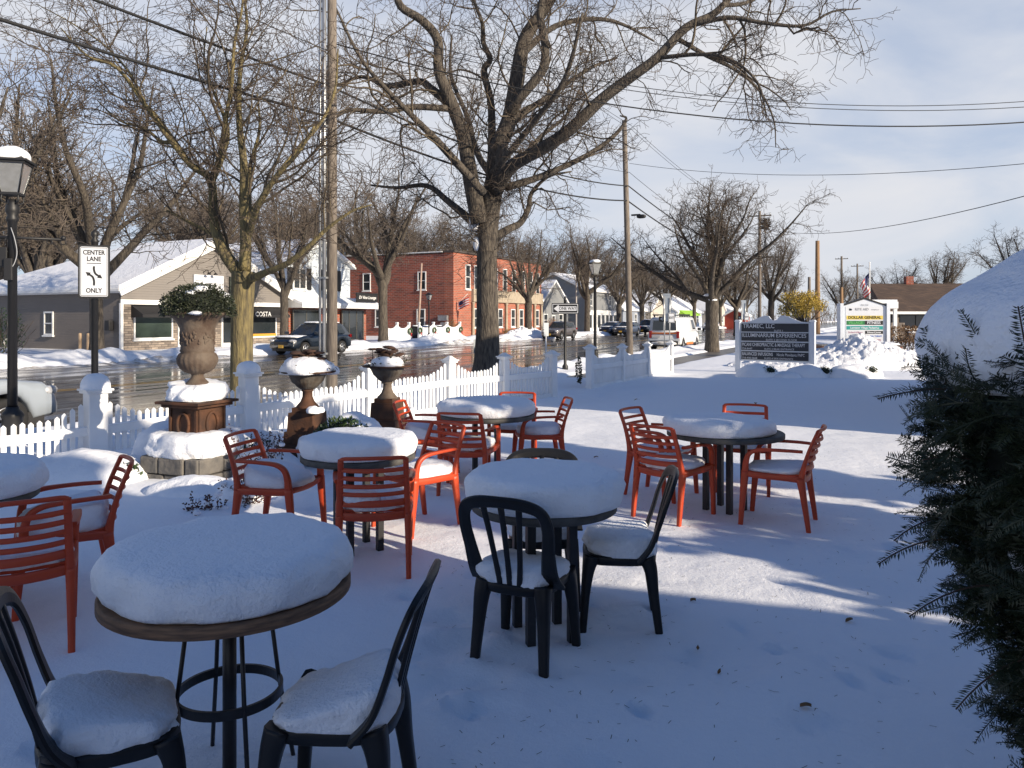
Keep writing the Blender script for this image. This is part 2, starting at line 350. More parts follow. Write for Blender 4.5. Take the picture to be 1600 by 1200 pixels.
# ================================================================== SETTING: ground, road, snow banks, pavement
def fnoise(x, y, f, s=0): return noise.noise(Vector((x*f+s*17.3, y*f-s*9.1, s*4.7)))
FEET = [(-.19, 3.83), (.06, 3.8), (.3, 4.0), (-.09, 4.17), (.83, 4.44), (.73, 4.66), (.46, 4.26), (-.75, 5.41), (-.38, 2.65), (-.42, 2.9), (.42, 4.5)]
_r = random.Random(15)
DENTS = [(-.42, 4.0, .10), (-.30, 4.15, .09), (-.25, 3.75, .11), (-.5, 3.6, .12), (-.35, 4.45, .1), (-.15, 3.45, .08), (.55, 3.75, .09)]+[(_r.uniform(-2.2, 3.2), _r.uniform(2.2, 7.5), _r.uniform(.025, .06)) for _ in range(60)]
def ground_z(s, t):
    x = s*E.x+t*N.x; y = s*E.y+t*N.y
    z = 0.0
    d = math.hypot(x, y)
    if d < 40:
        z += .016*fnoise(x, y, .55, 1)+.010*fnoise(x, y, 1.7, 2)
        z += .006*fnoise(x*1.0+y*.5, y*2.2, 2.2, 3)
        if d < 9:                                                # little wind scoops and drifts
            z += .006*fnoise(x, y*1.6, 6, 5)
            for fx, fy in FEET:
                q = (x-fx)**2+(y-fy)**2
                if q < .16: z += .035*math.exp(-q/.012)-.022*math.exp(-q/.045)
            u_ = ((x-.885)*.465+(y-3.43)*.51)/.69; d_ = ((x-.885)*.51-(y-3.43)*.465)/.69+.03*fnoise(x, y, 3, 9)      # wind drift step
            if -.4 < u_ < 1.3 and abs(d_) < 1.2: z += .055*(1/(1+math.exp(-d_/.035)))*math.exp(-max(0, d_)/.45)*math.exp(-((u_-.38)/.42)**2)
            for fx, fy, fr in DENTS:
                q = ((x-fx)/1.5)**2+(y-fy)**2
                if q < fr*fr*6: z += -.035*math.exp(-q/(fr*fr))+.014*math.exp(-((math.sqrt(q)-1.6*fr)/(.5*fr))**2)
    # rough trodden patch at the gap in the fence
    q = math.hypot(x-2.0, y-18.3)
    if q < 2.4: z += (.10*fnoise(x, y, 3.2, 6)-.06)*(1-q/2.4)
    # garden bed along the fence: humps of buried plants
    if 4.2 < t < 8.6 and 2 < s < 12: z += .06*max(0, fnoise(x, y, 1.1, 8)+.25)*min(1, (t-4.2))
    # verge and snow banks
    if t > 9.8:
        if t < NEAR+1.2:
            b = math.exp(-((t-(NEAR-.6))/.55)**2)
            z += b*(.10+.16*max(0, fnoise(x, y, .9, 11)+.3)+.08*fnoise(x, y, 3.3, 12))
        e0 = NEAR+.25*fnoise(x, y, .8, 13); e1 = FAR+.45*fnoise(x, y, .7, 14)
        dep = min(1, max(0, (t-e0)/.45))*min(1, max(0, (e1-t)/.5))
        z -= .42*dep
        if t > FAR-1.5:
            b = math.exp(-((t-(FAR+1.0))/.9)**2)
            z += b*(.16+.34*max(0, fnoise(x, y, .5, 15)+.2)+.12*fnoise(x, y, 2.1, 16))
            if t < FAR+5: z += .06*fnoise(x, y, 1.4, 17)
    # pavement strip beyond the fence gap
    if s > 21 and 7.6 < t < 9.6:
        z -= .16*min(1, (t-7.6)/.35)*min(1, (9.6-t)/.35)*min(1, (s-21)/1.5)
    # plaza car park and entrance lane
    if s > 31 and t < -1.5: z -= .15*min(1, (s-31)/1.0)*min(1, (-1.5-t)/2)*(1 if fnoise(x, y, .35, 21) > -.25 else .3)
    return z
def axis(segs):
    out = []
    for a, b, d in segs: out += list(np.arange(a, b, d))
    return out+[segs[-1][1]]
S = axis([(-700, -100, 100), (-100, -20, 8), (-20, -2, .6), (-2, 11, .075), (11, 27, .16), (27, 70, .5), (70, 130, 2), (130, 300, 10), (300, 1500, 120)])
T = axis([(-600, -100, 100), (-100, -30, 10), (-30, -12, 1.0), (-12, -6, .3), (-6, 6.5, .075), (6.5, 12.6, .14), (12.6, 28.5, 1.2), (28.5, 33.5, .22), (33.5, 60, 1.5), (60, 120, 10), (120, 900, 100)])
nS, nT = len(S), len(T)
V = np.empty((nS*nT, 3), np.float32); k = 0
for s_ in S:
    for t_ in T:
        V[k] = (s_*E.x+t_*N.x, s_*E.y+t_*N.y, ground_z(s_, t_)); k += 1
def grid_mesh(name, V, nS, nT, flip=False):
    i = np.arange(nS-1)[:, None]*nT+np.arange(nT-1)[None, :]
    q = np.stack([i, i+nT, i+nT+1, i+1], -1).reshape(-1, 4)
    if flip: q = q[:, ::-1]
    return quad_mesh(name, V, q)
def quad_mesh(name, V, q, smooth=True):
    me = bpy.data.meshes.new(name); me.vertices.add(len(V)); me.vertices.foreach_set('co', np.asarray(V, np.float32).ravel())
    me.loops.add(q.size); me.loops.foreach_set('vertex_index', np.ascontiguousarray(q, np.int32).ravel())
    me.polygons.add(len(q)); me.polygons.foreach_set('loop_start', np.arange(len(q), dtype=np.int32)*q.shape[1])
    me.polygons.foreach_set('use_smooth', np.full(len(q), smooth)); me.update(calc_edges=True); me.validate(); return me
gr = link('snowy_ground', grid_mesh('snowy_ground', V, nS, nT), SNOWG); struct(gr)

def strip(name, s0, s1, t0, t1, z, m, n=1):
    b = MB(); vs = []
    for i in range(n+1):
        s_ = s0+(s1-s0)*i/n; vs += [(s_, t0, 0), (s_, t1, 0)]
    b.add(vs, [(2*i, 2*i+2, 2*i+3, 2*i+1) for i in range(n)])
    o = b.build(name, m); o.location = (0, 0, z); o.rotation_euler = (0, 0, ANG); return struct(o)
strip('road', -200, 900, NEAR-.6, FAR+.8, ROADZ, ASPH)
for q, tt in enumerate((20.0, 20.32)): strip('road_marking', -200, 700, tt, tt+.11, ROADZ+.004, YELLOWP)
strip('pavement', 21, 70, 7.75, 9.45, -.09, CONC)
b = MB(); b.add([(32, -60, 0), (400, -60, 0), (400, -2.2, 0), (32, -2.2, 0)], [(0, 1, 2, 3)]); o = b.build('car_park', ASPH); o.location = (0, 0, -.07); o.rotation_euler = (0, 0, ANG); struct(o)

def slush(name, label, s0, s1, tc_, hw, h, seed):
    n, k = int((s1-s0)/.22), 14; V = []
    for i in range(n+1):
        s_ = s0+(s1-s0)*i/n; gap = min(1, max(0, .55+1.6*noise.noise(Vector((s_*.16, seed, 0)))))
        for j in range(k+1):
            u = -1+2*j/k; t_ = tc_+hw*u+.25*noise.noise(Vector((s_*.5, seed, 3))); p = st(s_, t_)
            q = noise.noise(Vector((s_*2.2, t_*2.2, seed)))+.6*noise.noise(Vector((s_*6, t_*6, seed))); V.append((p.x, p.y, ROADZ-.03+gap*h*max(0, (1-abs(u)**2))*(1+.7*q)))
    o = link(name, grid_mesh(name, np.array(V), n+1, k+1), SNOWD); o['kind'] = 'stuff'; o['label'] = label
slush('slush_bank', 'dirty brown slush along the far kerb', 2, 120, FAR-.35, .75, .26, 1.5)
slush('slush_bank', 'dirty brown slush along the near kerb', 0, 60, NEAR+.15, .5, .16, 4.5)
# ploughed snow heap by the plaza entrance, a thing one can point at
def heap(name, label, cx, cy, rx, ry, h, rz, seed, m=SNOWR, prof=None):
    nu, nv = 170, 76; V = np.empty(((nu+1)*(nv+1), 3), np.float32); k = 0
    for i in range(nu+1):
        for j in range(nv+1):
            u = -1+2*i/nu; v = -1+2*j/nv
            r2 = abs(u)**2.4+abs(v)**2.2
            hh = max(0, 1-r2)**.6*(prof(u) if prof else 1)
            x, y = u*rx, v*ry
            n_ = noise.noise(Vector((x*.9+seed, y*.9, seed)))*.20+(noise.cell(Vector((x*3.3+seed, y*3.3, 1)))-.0)*.06+(noise.cell(Vector((x*6.5, y*6.5+seed, 4))))*.05+abs(noise.noise(Vector((x*5, y*5, seed))))*.14+noise.noise(Vector((x*12, y*12, seed)))*.05
            z = h*hh*(1+n_)+(n_*.25*h if hh > .05 else 0)-.05
            V[k] = (x, y, z); k += 1
    o = link(name, grid_mesh(name, V, nu+1, nv+1), m); o.location = (cx, cy, 0); o.rotation_euler = (0, 0, rz)
    return tag(o, label, 'snow pile')
heap('snow_pile', 'big lumpy pile of ploughed snow in front of the brick planter and plaza sign', 11.6, 27.6, 3.9, 1.7, 1.08, R(-4), 3.1,
     prof=lambda u: .34+.66*math.exp(-((u-.28)/.42)**2))
heap('snow_pile', 'low pile of ploughed snow on the far kerb before the red brick building', *(st(50.5, 31.6)[:2]), 3.4, .9, .62, ANG, 7.7)
heap('snow_pile', 'low pile of ploughed snow at the foot of the tree by the arched brick front', *(st(66, 32.0)[:2]), 4.2, 1.1, .75, ANG, 5.2)

# ================================================================== BUILDINGS
class Bld:                       # a building in street coordinates: local x along the street, y away from it, z up
    def __init__(s, name, label, s0, t0=37.2, z=0, rz=ANG, loc=None, cat='building'):
        s.r = thing(name, label, cat, loc if loc is not None else st(s0, t0, z), rz)
    def P(s, face, u, o, z):     # front: faces -y at y=0; side: faces -x at x=0
        return Vector((u, -o, z)) if face == 'front' else Vector((-o, u, z))
    def fbox(s, mb, face, u0, u1, z0, z1, o0, o1):
        a = s.P(face, u0, o0, z0); b = s.P(face, u1, o1, z1); c = (a+b)/2; d = b-a
        mb.box(c, (abs(d.x), abs(d.y), abs(d.z)))
    def window(s, face, u, z, w, h, frame=WHITE, glass=GLASS, fw=.09, bars=1, mull=0, name='window', sill=True, off=0.):
        m = MB(); o1 = off+.06
        for a, b_, c, d in ((u-w/2, u+w/2, z-h/2, z-h/2+fw), (u-w/2, u+w/2, z+h/2-fw, z+h/2), (u-w/2, u-w/2+fw, z-h/2+fw, z+h/2-fw), (u+w/2-fw, u+w/2, z-h/2+fw, z+h/2-fw)):
            s.fbox(m, face, a, b_, c, d, off-.02, o1)
        for i in range(bars):
            zz = z-h/2+h*(i+1)/(bars+1); s.fbox(m, face, u-w/2+fw, u+w/2-fw, zz-.03, zz+.03, off-.02, o1-.012)
        for i in range(mull):
            uu = u-w/2+w*(i+1)/(mull+1); s.fbox(m, face, uu-.03, uu+.03, z-h/2+fw, z+h/2-fw, off-.02, o1-.008)
        if sill: s.fbox(m, face, u-w/2-.06, u+w/2+.06, z-h/2-.09, z-h/2-.002, off-.02, off+.12)
        f = m.build(name, frame, s.r)
        g = MB(); s.fbox(g, face, u-w/2+fw*.6, u+w/2-fw*.6, z-h/2+fw*.6, z+h/2-fw*.6, off-.03, off+.022); g.build('pane', glass, f)
        return f
    def door(s, u, w, h, frame=WHITE, glass=GLASS, z0=0., off=0., name='door'):
        m = MB(); fw = .12
        for a, b_, c, d in ((u-w/2, u+w/2, z0, z0+.22), (u-w/2, u+w/2, z0+h-fw, z0+h), (u-w/2, u-w/2+fw, z0+.22, z0+h-fw), (u+w/2-fw, u+w/2, z0+.22, z0+h-fw)):
            s.fbox(m, 'front', a, b_, c, d, off-.02, off+.07)
        f = m.build(name, frame, s.r)
        g = MB(); s.fbox(g, 'front', u-w/2+fw*.7, u+w/2-fw*.7, z0+.2, z0+h-fw*.7, off-.03, off+.025); g.build('pane', glass, f)
        g = MB(); s.fbox(g, 'front', u+w/2-.16, u+w/2-.12, z0+.95, z0+1.15, off+.07, off+.11); g.build('handle', BLACKP, f)
        return f
    def part(s, name, m, fn):
        b = MB(); fn(b); return b.build(name, m, s.r)
def gable_walls(b, w, d, eave, ridge, ax='y'):
    if ax == 'y': b.prism([(0, 0, -.3), (w, 0, -.3), (w, 0, eave), (w/2, 0, ridge), (0, 0, eave)], (0, 0, 0), (0, d, 0))
    else: b.prism([(0, 0, -.3), (0, 0, eave), (0, d/2, ridge), (0, d, eave), (0, d, -.3)], (0, 0, 0), (w, 0, 0))
def gable_roof(b, w, d, eave, ridge, ov=.35, th=.16, lift=.0, ax='y', ove=.35, cut=0):
    if ax == 'y':
        sl = (ridge-eave)/(w/2); z0 = eave-ov*sl+lift; zr = ridge+lift
        prof = [(-ov, 0, z0), (w/2, 0, zr), (w+ov, 0, z0), (w+ov, 0, z0+th), (w/2, 0, zr+th), (-ov, 0, z0+th)]
        b.prism([(x, -ove+cut, z) for x, _, z in prof], (0, 0, 0), (0, d+2*ove-2*cut, 0))
    else:
        sl = (ridge-eave)/(d/2); z0 = eave-ov*sl+lift; zr = ridge+lift
        prof = [(0, -ov, z0), (0, d/2, zr), (0, d+ov, z0), (0, d+ov, z0+th), (0, d/2, zr+th), (0, -ov, z0+th)]
        b.prism([(-ove+cut, y, z) for _, y, z in prof][::-1], (0, 0, 0), (w+2*ove-2*cut, 0, 0))

# --- taupe gabled shop
B = Bld('gable_shop', 'taupe sided shop with snowy gable roof, stone veneer front and black awnings', 27.1)
w, d, ev, rd = 12.2, 13.5, 3.35, 6.25
def shop_walls(b):
    b.add([(0, .02, -.3), (0, d, -.3), (0, d, ev), (0, .02, ev)], [(0, 3, 2, 1)])
    b.add([(w, .02, -.3), (w, d, -.3), (w, d, ev), (w, .02, ev)], [(0, 1, 2, 3)])
    b.add([(0, d, -.3), (w, d, -.3), (w, d, ev), (0, d, ev)], [(0, 3, 2, 1)])
B.part('side_wall', SIDEG, shop_walls)
B.part('front_wall', VENEER, lambda b: b.box((w/2, .12, 1.1), (w, .24, 2.8)))
B.part('gable_wall', SIDEB, lambda b: (b.prism([(0, -.012, 2.5), (w, -.012, 2.5), (w, -.012, ev), (w/2, -.012, rd), (0, -.012, ev)], (0, 0, 0), (0, .2, 0))))
B.part('trim', WHITE, lambda b: (b.box((w/2, -.05, 2.62), (w+.1, .09, .26)), b.box((-.04, 6.5, ev-.14), (.1, 13, .24)), b.box((.0, -.03, 1.2), (.16, .14, 2.7)), b.box((w, -.03, 1.2), (.16, .14, 2.7)),
                               b.box((w/4-.16, -.42, (ev+rd)/2-.22), (math.hypot(w/2+.35, rd-ev+.2), .08, .26), rot=Matrix.Rotation(-math.atan2(rd-ev, w/2), 3, 'Y')),
                               b.box((3*w/4+.16, -.42, (ev+rd)/2-.22), (math.hypot(w/2+.35, rd-ev+.2), .08, .26), rot=Matrix.Rotation(math.atan2(rd-ev, w/2), 3, 'Y'))))
def hip_roof(b, lift, th, inset=0):
    o = .45-inset; sl = (rd-ev)/(w/2); ze = ev-o*sl+lift
    r0 = (w/2, -o, rd+lift); r1 = (w/2, d-6.5, rd+lift)
    A = [(-o, -o, ze), (w+o, -o, ze), (w+o, d+o, ze), (-o, d+o, ze), r0, r1]
    up = [(x, y, z+th) for x, y, z in A]
    n = 6
    fs = [(0, 4, 5, 3), (1, 2, 5, 4), (2, 3, 5)]
    b.add(A+up, [f[::-1] for f in fs]+[tuple(i+n for i in f) for f in fs]+[(0, 3, 9, 6), (3, 2, 8, 9), (2, 1, 7, 8), (4, 0, 6, 10), (1, 4, 10, 7)])
rf = B.part('roof', WHITE, lambda b: hip_roof(b, .03, .12))
b = MB(); hip_roof(b, .152, .17, .05); b.build('roof_snow', SNOWR, rf)
B.window('front', 2.0, 1.45, 2.5, 1.75, glass=GLASSG, bars=0, sill=True); B.window('front', 9.9, 1.45, 3.0, 1.75, bars=0)
B.door(4.15, 1.1, 2.3); B.door(7.3, 1.1, 2.3)
def awning(b, u0, u1): b.prism([(u0, -.02, 2.46), (u0, -.95, 1.95), (u0, -.95, 1.78), (u0, -.02, 1.78)], (u0, 0, 0), (u1, 0, 0))
a = B.part('awning', AWN, lambda b: awning(b, .6, 3.5)); a['label'] = 'black awning over the left shop window'
a = B.part('awning', AWN, lambda b: awning(b, 6.2, 11.7)); text('COSTA', .42, WHITE, a, (9.3, -.96, 1.99))
B.part('sill_board', mat('orange_board', (.55, .27, .03), .5), lambda b: b.box((9.9, -.09, .62), (2.8, .05, .24)))
sg = B.part('sign_panel', SIGNW, lambda b: b.bbox((5.75, -.09, 3.75), (2.2, .1, 1.15), .01)); text('PENTECOST', .24, BLACKP, sg, (6.15, -.145, 3.75)); text('FINANCIAL', .12, BLACKP, sg, (6.15, -.145, 3.52))
fr = MB(); [fr.box((5.0+x, -.148, 3.72+z), (dx, .006, dz)) for x, z, dx, dz in ((-.24, 0, .02, .5), (.24, 0, .02, .5), (0, .24, .5, .02), (0, -.24, .5, .02))]; fr.build('emblem', BLACKP, sg); text('P', .3, BLACKP, sg, (5.0, -.147, 3.72))
sg = B.part('sign_panel', mat('sign_dark_green', (.045, .055, .045), .5), lambda b: b.bbox((8.3, -.09, 3.68), (1.9, .1, 1.25), .01)); sg['label'] = 'dark sign with orange lettering'
[text(c_, .42, mat('sign_orange', (.75, .25, .02), .5), sg, (x_, -.145, 3.72), bold=.012) for c_, x_ in (('H', 7.72), ('L', 7.98))]
for u in (5.4, 5.9):
    B.part('gooseneck_lamp', BLACKP, lambda b: (b.tube([(u, -.05, 4.5), (u, -.35, 4.62), (u, -.5, 4.45)], .025, 6), b.lathe([(.03, .1), (.12, .0), (.13, -.03)], 10, (u, -.5, 4.36))))
B.part('wall_lantern', BLACKP, lambda b: (b.box((4.15, -.12, 2.95), (.22, .2, .3), taper=1.3), b.box((4.15, -.12, 3.13), (.34, .3, .05))))
B.window('side', 6.2, 1.45, .85, 1.35)
B.part('mailbox', PLASTIC, lambda b: (b.bbox((-.16, .75, 1.35), (.26, .36, .55), .03)))
B.part('vent_pipe', WHITE, lambda b: b.tube([(-.25, 10.1, -.1), (-.25, 10.1, .35), (-.25, 10.0, .5), (-.25, 9.85, .5)], .06, 8))
# bollards beside it
for i, (dx, dy) in enumerate(((-.7, 1.7), (-.75, 2.3))):
    p = B.r.matrix_basis @ Vector((dx, dy, 0)); b = MB(); b.lathe([(.085, -.1), (.085, .85), (.07, .93), (.0, .95)], 12)
    tag(b.build('bollard', mat('bollard_tan', (.40, .29, .19), .7), loc=p), ('tan round bollard nearer the corner of the taupe shop', 'tan round bollard farther back along the taupe shop wall')[i], 'bollard', 'bollards beside the taupe shop')

# --- white two storey shop
B = Bld('two_storey_shop', 'white sided two storey shop with dark shutters over a brick ground floor', 39.9)
B.part('upper_wall', SIDEW, lambda b: (b.prism([(0, .25, 2.9), (6.6, .25, 2.9), (6.6, .25, 5.6), (3.3, .25, 7.2), (0, .25, 5.6)], (0, 0, 0), (0, 9, 0))))
B.part('lower_wall', BRICKO, lambda b: b.box((4.25, 4.5, 1.3), (8.5, 8.6, 3.2)))
rf = B.part('roof', WHITE, lambda b: (b.prism([(-.3, -.1, 5.45), (3.3, -.1, 7.2), (6.9, -.1, 5.45), (6.9, -.1, 5.6), (3.3, -.1, 7.36), (-.3, -.1, 5.6)], (0, 0, 0), (0, 9.5, 0)), b.box((7.6, 4.4, 2.98), (1.9, 8.2, .14))))
b = MB(); b.prism([(-.3, 0, 5.61), (3.3, 0, 7.37), (6.9, 0, 5.61), (6.9, 0, 5.76), (3.3, 0, 7.53), (-.3, 0, 5.76)], (0, 0, 0), (0, 9.3, 0)); b.box((7.6, 4.45, 3.14), (1.85, 8.1, .16)); b.build('roof_snow', SNOWR, rf)
cp = B.part('canopy', WHITE, lambda b: b.prism([(-.1, .3, 3.1), (-.1, -1.1, 2.62), (-.1, -1.1, 2.46), (-.1, .3, 2.46)], (0, 0, 0), (8.9, 0, 0)))
b = MB(); b.prism([(-.1, .2, 3.25), (-.1, -1.12, 2.79), (-.1, -1.12, 2.63), (-.1, .2, 3.08)], (0, 0, 0), (8.9, 0, 0)); b.build('canopy_snow', SNOWR, cp)
for u in (1.1, 4.3):
    B.window('front', u, 4.5, 1.3, 1.5, mull=1, bars=0, off=-.25)
    for sgn in (-1, 1): B.part('shutter', BLACKP, lambda b: B.fbox(b, 'front', u+sgn*.95-.22, u+sgn*.95+.22, 3.74, 5.26, -.27, -.19))
B.window('front', 1.5, 1.35, 2.7, 2.0, frame=GREYT, mull=1, bars=0); B.door(4.0, 1.0, 2.3, frame=WHITE); B.window('front', 6.6, 1.2, 2.6, 2.3, frame=GREYT, mull=2, bars=0)
sg = B.part('sign_panel', BLACKP, lambda b: b.bbox((7.2, -.9, 3.3), (2.6, .08, .7), .01)); text('Di Vino Lounge', .33, WHITE, sg, (7.2, -.945, 3.3), shear=.3, bold=.004)

# --- red brick corner building
B = Bld('brick_building', 'two storey red brick building with pale stone band, columns and tall white windows', 61.2)
L, D, H = 19.5, 14.5, 7.9
B.part('side_wall', BRICK, lambda b: b.box((1.0, D/2+.15, H/2-.2), (1.99, D-.3, H+.2)))
B.part('front_wall', BRICKO, lambda b: b.box((L/2, .5, H/2-.1), (L, 1.0, H+.2)))
B.part('rear_wall', BRICK, lambda b: b.box((L/2+1, D/2+.6, H/2-.5), (L-2.02, D-1.4, H-.6)))
B.part('parapet', mat('parapet_dark', (.06, .05, .045), .8), lambda b: (b.box((L/2, .45, H+.08), (L+.3, 1.3, .16)), b.box((.98, D/2+.5, H-.02), (2.08, D-1.2, .1))))
B.part('roof_snow', SNOWR, lambda b: (b.box((L/2+1, D/2+.8, H-.7), (L-2.2, D-2.0, .2)), b.box((.98, D/2+.6, H+.09), (1.7, D-1.6, .1))))
B.part('stone_band', CREAM, lambda b: (b.box((L/2+1.6, -.14, 3.95), (L-3.4, .28, 1.2)), [b.lathe([(.2, 0), (.2, .1), (.15, .16), (.13, 3.1), (.2, 3.2), (.2, 3.3)], 12, (u, -.16, 0)) for u in (3.4, 5.0, 8.2, 10.4, 13.0, 15.2, 17.4, 19.2)]))
tx = B.part('name_board', CREAM, lambda b: b.box((9.2, -.30, 3.95), (5.6, .04, .5))); text('LEWISTON', .42, BLACKP, tx, (9.2, -.325, 3.95), bold=.01, name='lettering')
for u in (2.6, 4.3, 6.0, 8.2, 10.3, 12.4, 14.6, 16.6, 18.4): B.window('front', u, 5.7, .95, 2.4, bars=1, off=.0)
for u in (4.3, 6.3, 9.3, 12.2, 14.2, 16.3, 18.3): B.window('front', u, 1.75, 1.0, 1.9)
B.door(7.5, 1.1, 2.4)
for u, z in ((3.6, 1.75), (8.5, 1.75), (3.5, 5.3), (10.0, 5.3)): B.window('side', u, z, .95, 1.75, bars=1)
B.part('electric_meter', GALV, lambda b: (b.bbox((-.22, 1.0, 1.75), (.3, 1.0, .5), .02), b.box((-.2, 1.0, 1.1), (.2, .5, .5))))
tag(MB().tube([(0, 0, -.1), (.22, 0, 3.6), (.36, 0, 6.6)], [.12, .1, .08], 8).build('leaning_post', mat('pinkish_pole', (.36, .26, .21), .8), loc=st(56.9, 38.3)), 'pale leaning wooden service pole before the red brick wall', 'pole')
def bin_(p, label, m):
    r = thing('rubbish_bin', label, 'bin', p, ANG+.2, 'rubbish bins by the brick building')
    MB().box((0, 0, .45), (.55, .5, 1.0), taper=1.12).build('body', m, r); MB().bbox((0, 0, 1.0), (.68, .62, .09), .02).build('lid', m, r); MB().blob((0, 0, 1.03), (.3, .27, .1), .6, .5, 3, .02, 4, 0., 16, 8).build('snow', SNOW, r)
bin_(st(55.6, 37.6), 'dark lidded rubbish bin farthest left along the brick wall', PLASTIC); bin_(st(57.8, 36.7), 'navy lidded rubbish bin right of the leaning pole', mat('bin_navy', (.02, .025, .045), .5))
bin_(st(57.7, 37.9), 'blue lidded rubbish bin behind the leaning pole', BLUEC)
# flag on the brick front
fl = thing('wall_flag', 'small striped flag on a slanted staff at the brick front', 'flag', st(61.6, 37.1, 3.0), ANG)
MB().tube([(0, 0, 0), (0, -1.2, 1.0)], .02, 6).build('staff', WHITE, fl)
def flag_mesh(parent, x0, z0, w, h, stripes, hang=False, canton=True):
    rd_ = mat('flag_red', (.42, .03, .035), .7); wh = mat('flag_white', (.62, .6, .58), .7); bl = mat('flag_blue', (.02, .025, .10), .7)
    def cloth(b, u0, u1, v0, v1, o=0):
        n, k = 8, 3; vs = []
        for i in range(n+1):
            for j in range(k+1):
                u = u0+(u1-u0)*i/n; v = v0+(v1-v0)*j/k
                if hang: x = -.55*w*math.sin(min(1, u*1.15)*1.5)*(1-.55*v)*.8+.05*math.sin(9*v+5*u); z = -h*(v)-.75*w*u*(.4+.6*(1-v*.4)); y = .12*math.sin(7*u+4*v)*w+o
                else: x = 0+.06*math.sin(7*u); y = -.2-u*w; z = h*.2+u*.5*w-v*h-.1*u
                vs.append((x0+x, y, z0+z))
        b.add(vs, [(i*(k+1)+j, (i+1)*(k+1)+j, (i+1)*(k+1)+j+1, i*(k+1)+j+1) for i in range(n) for j in range(k)], True)
    a_, c_ = MB(), MB()
    for i in range(stripes):
        u0 = .42 if (canton and i < stripes*.54) else 0
        cloth(c_ if i % 2 else a_, u0, 1, i/stripes, (i+1)/stripes)
    f = a_.build('flag_cloth', rd_, parent); c_.build('white_stripes', wh, f)
    if canton: q = MB(); cloth(q, 0, .42, 0, .54); q.build('canton', bl, f)
flag_mesh(fl, 0, .1, 1.1, .75, 7)

# --- the row of houses farther along
def house(name, label, s0, w, d, ev, rd, wall, ax='y', t0=37.2, wins=(), doors=(), store=None, z2=(), chim=False):
    B = Bld(name, label, s0, t0, cat='house')
    B.part('wall', wall, lambda b: gable_walls(b, w, d, ev, rd, ax))
    rf = B.part('roof', WHITE, lambda b: gable_roof(b, w, d, ev, rd, .35, .12, .012, ax))
    b = MB(); gable_roof(b, w, d, ev, rd, .33, .16, .136, ax, .33); b.build('roof_snow', SNOWR, rf)
    for u, z, ww, hh in wins: B.window('front', u, z, ww, hh)
    for u, z, ww, hh in z2: B.window('side', u, z, ww, hh)
    for u in doors: B.door(u, 1.0, 2.1)
    if store:
        u0, u1, m = store
        B.part('shopfront', m, lambda b: b.box(((u0+u1)/2, -.12, 1.35), (u1-u0, .22, 2.9)))
        n = max(2, int((u1-u0)/1.6))
        for i in range(n): B.window('front', u0+(u1-u0)*(i+.5)/n, 1.3, (u1-u0)/n*.8, 1.9, bars=0, off=.24, sill=False)
    if chim: B.part('chimney', BRICK, lambda b: b.box((w*.62, d*.35, rd+.3), (.7, .7, 2.0)))
    return B
house('gabled_house', 'small grey gabled house with snowy roof and red chimney beyond the brick building', 82.5, 9, 9, 3.2, 6.2, SIDEGR, 'y', 38.4, wins=((2, 1.5, 1.2, 1.5), (6.6, 1.5, 1.2, 1.5)), doors=(4.3,), chim=True)
house('shop_house', 'dark sided shop with white upstairs windows and white glazed shopfront', 94, 12, 9, 5.4, 7.6, SIDEGR, 'x', 37.0, wins=((2, 4.2, .8, 1.6), (9.4, 4.2, .8, 1.6)), store=(.3, 11.7, WHITE), z2=((3, 4, .8, 1.5),))
house('low_house', 'slate blue low house with deep snowy roof and white trimmed window', 108, 11, 10, 3.0, 6.0, SIDEBL, 'x', 36.6, wins=((2.0, 1.6, 1.3, 1.8), (6, 1.6, 1.0, 1.6), (8.7, 1.6, 1.0, 1.6)), z2=((2.5, 1.5, 1.4, 1.6),))
house('low_house', 'cream house with snowy roof between two street trees', 122, 10, 10, 2.9, 5.6, SIDEC, 'y', 36.6, wins=((2.0, 1.5, 1.3, 1.5), (7.4, 1.5, 1.3, 1.5)), doors=(4.8,))
B = house('long_house', 'long white shop with wide snowy roof and lime green awning', 138, 20, 13, 2.9, 6.6, SIDEW, 'x', 36.6, wins=((16, 1.6, 2, 1.7),), store=(.4, 13, WHITE))
B.part('awning', mat('lime_awning', (.28, .52, .04), .6), lambda b: b.prism([(1, -.3, 3.2), (1, -1.5, 2.4), (1, -1.5, 2.2), (1, -.3, 2.2)], (0, 0, 0), (11.5, 0, 0)))
house('far_house', 'cream far house with small snowy gable at the end of the row', 166, 12, 12, 3.4, 6.5, SIDEC, 'y', 36.0, wins=((3, 1.5, 1.3, 1.5), (9, 1.5, 1.3, 1.5)))
house('far_house', 'small white far house past the cream gable', 186, 14, 12, 3.4, 6.2, SIDEW, 'x', 36.0, wins=((3, 1.5, 1.3, 1.5), (9, 1.5, 1.3, 1.5)))
house('red_barn', 'small red shed behind the left post of the dark tenant sign', 0, 4, 4, 2.2, 3.3, mat('barn_red', (.36, .05, .03), .7), 'x', 0, wins=((2.5, 1.3, 1, 1.0),)).r.location = (44.5, 146, 0)

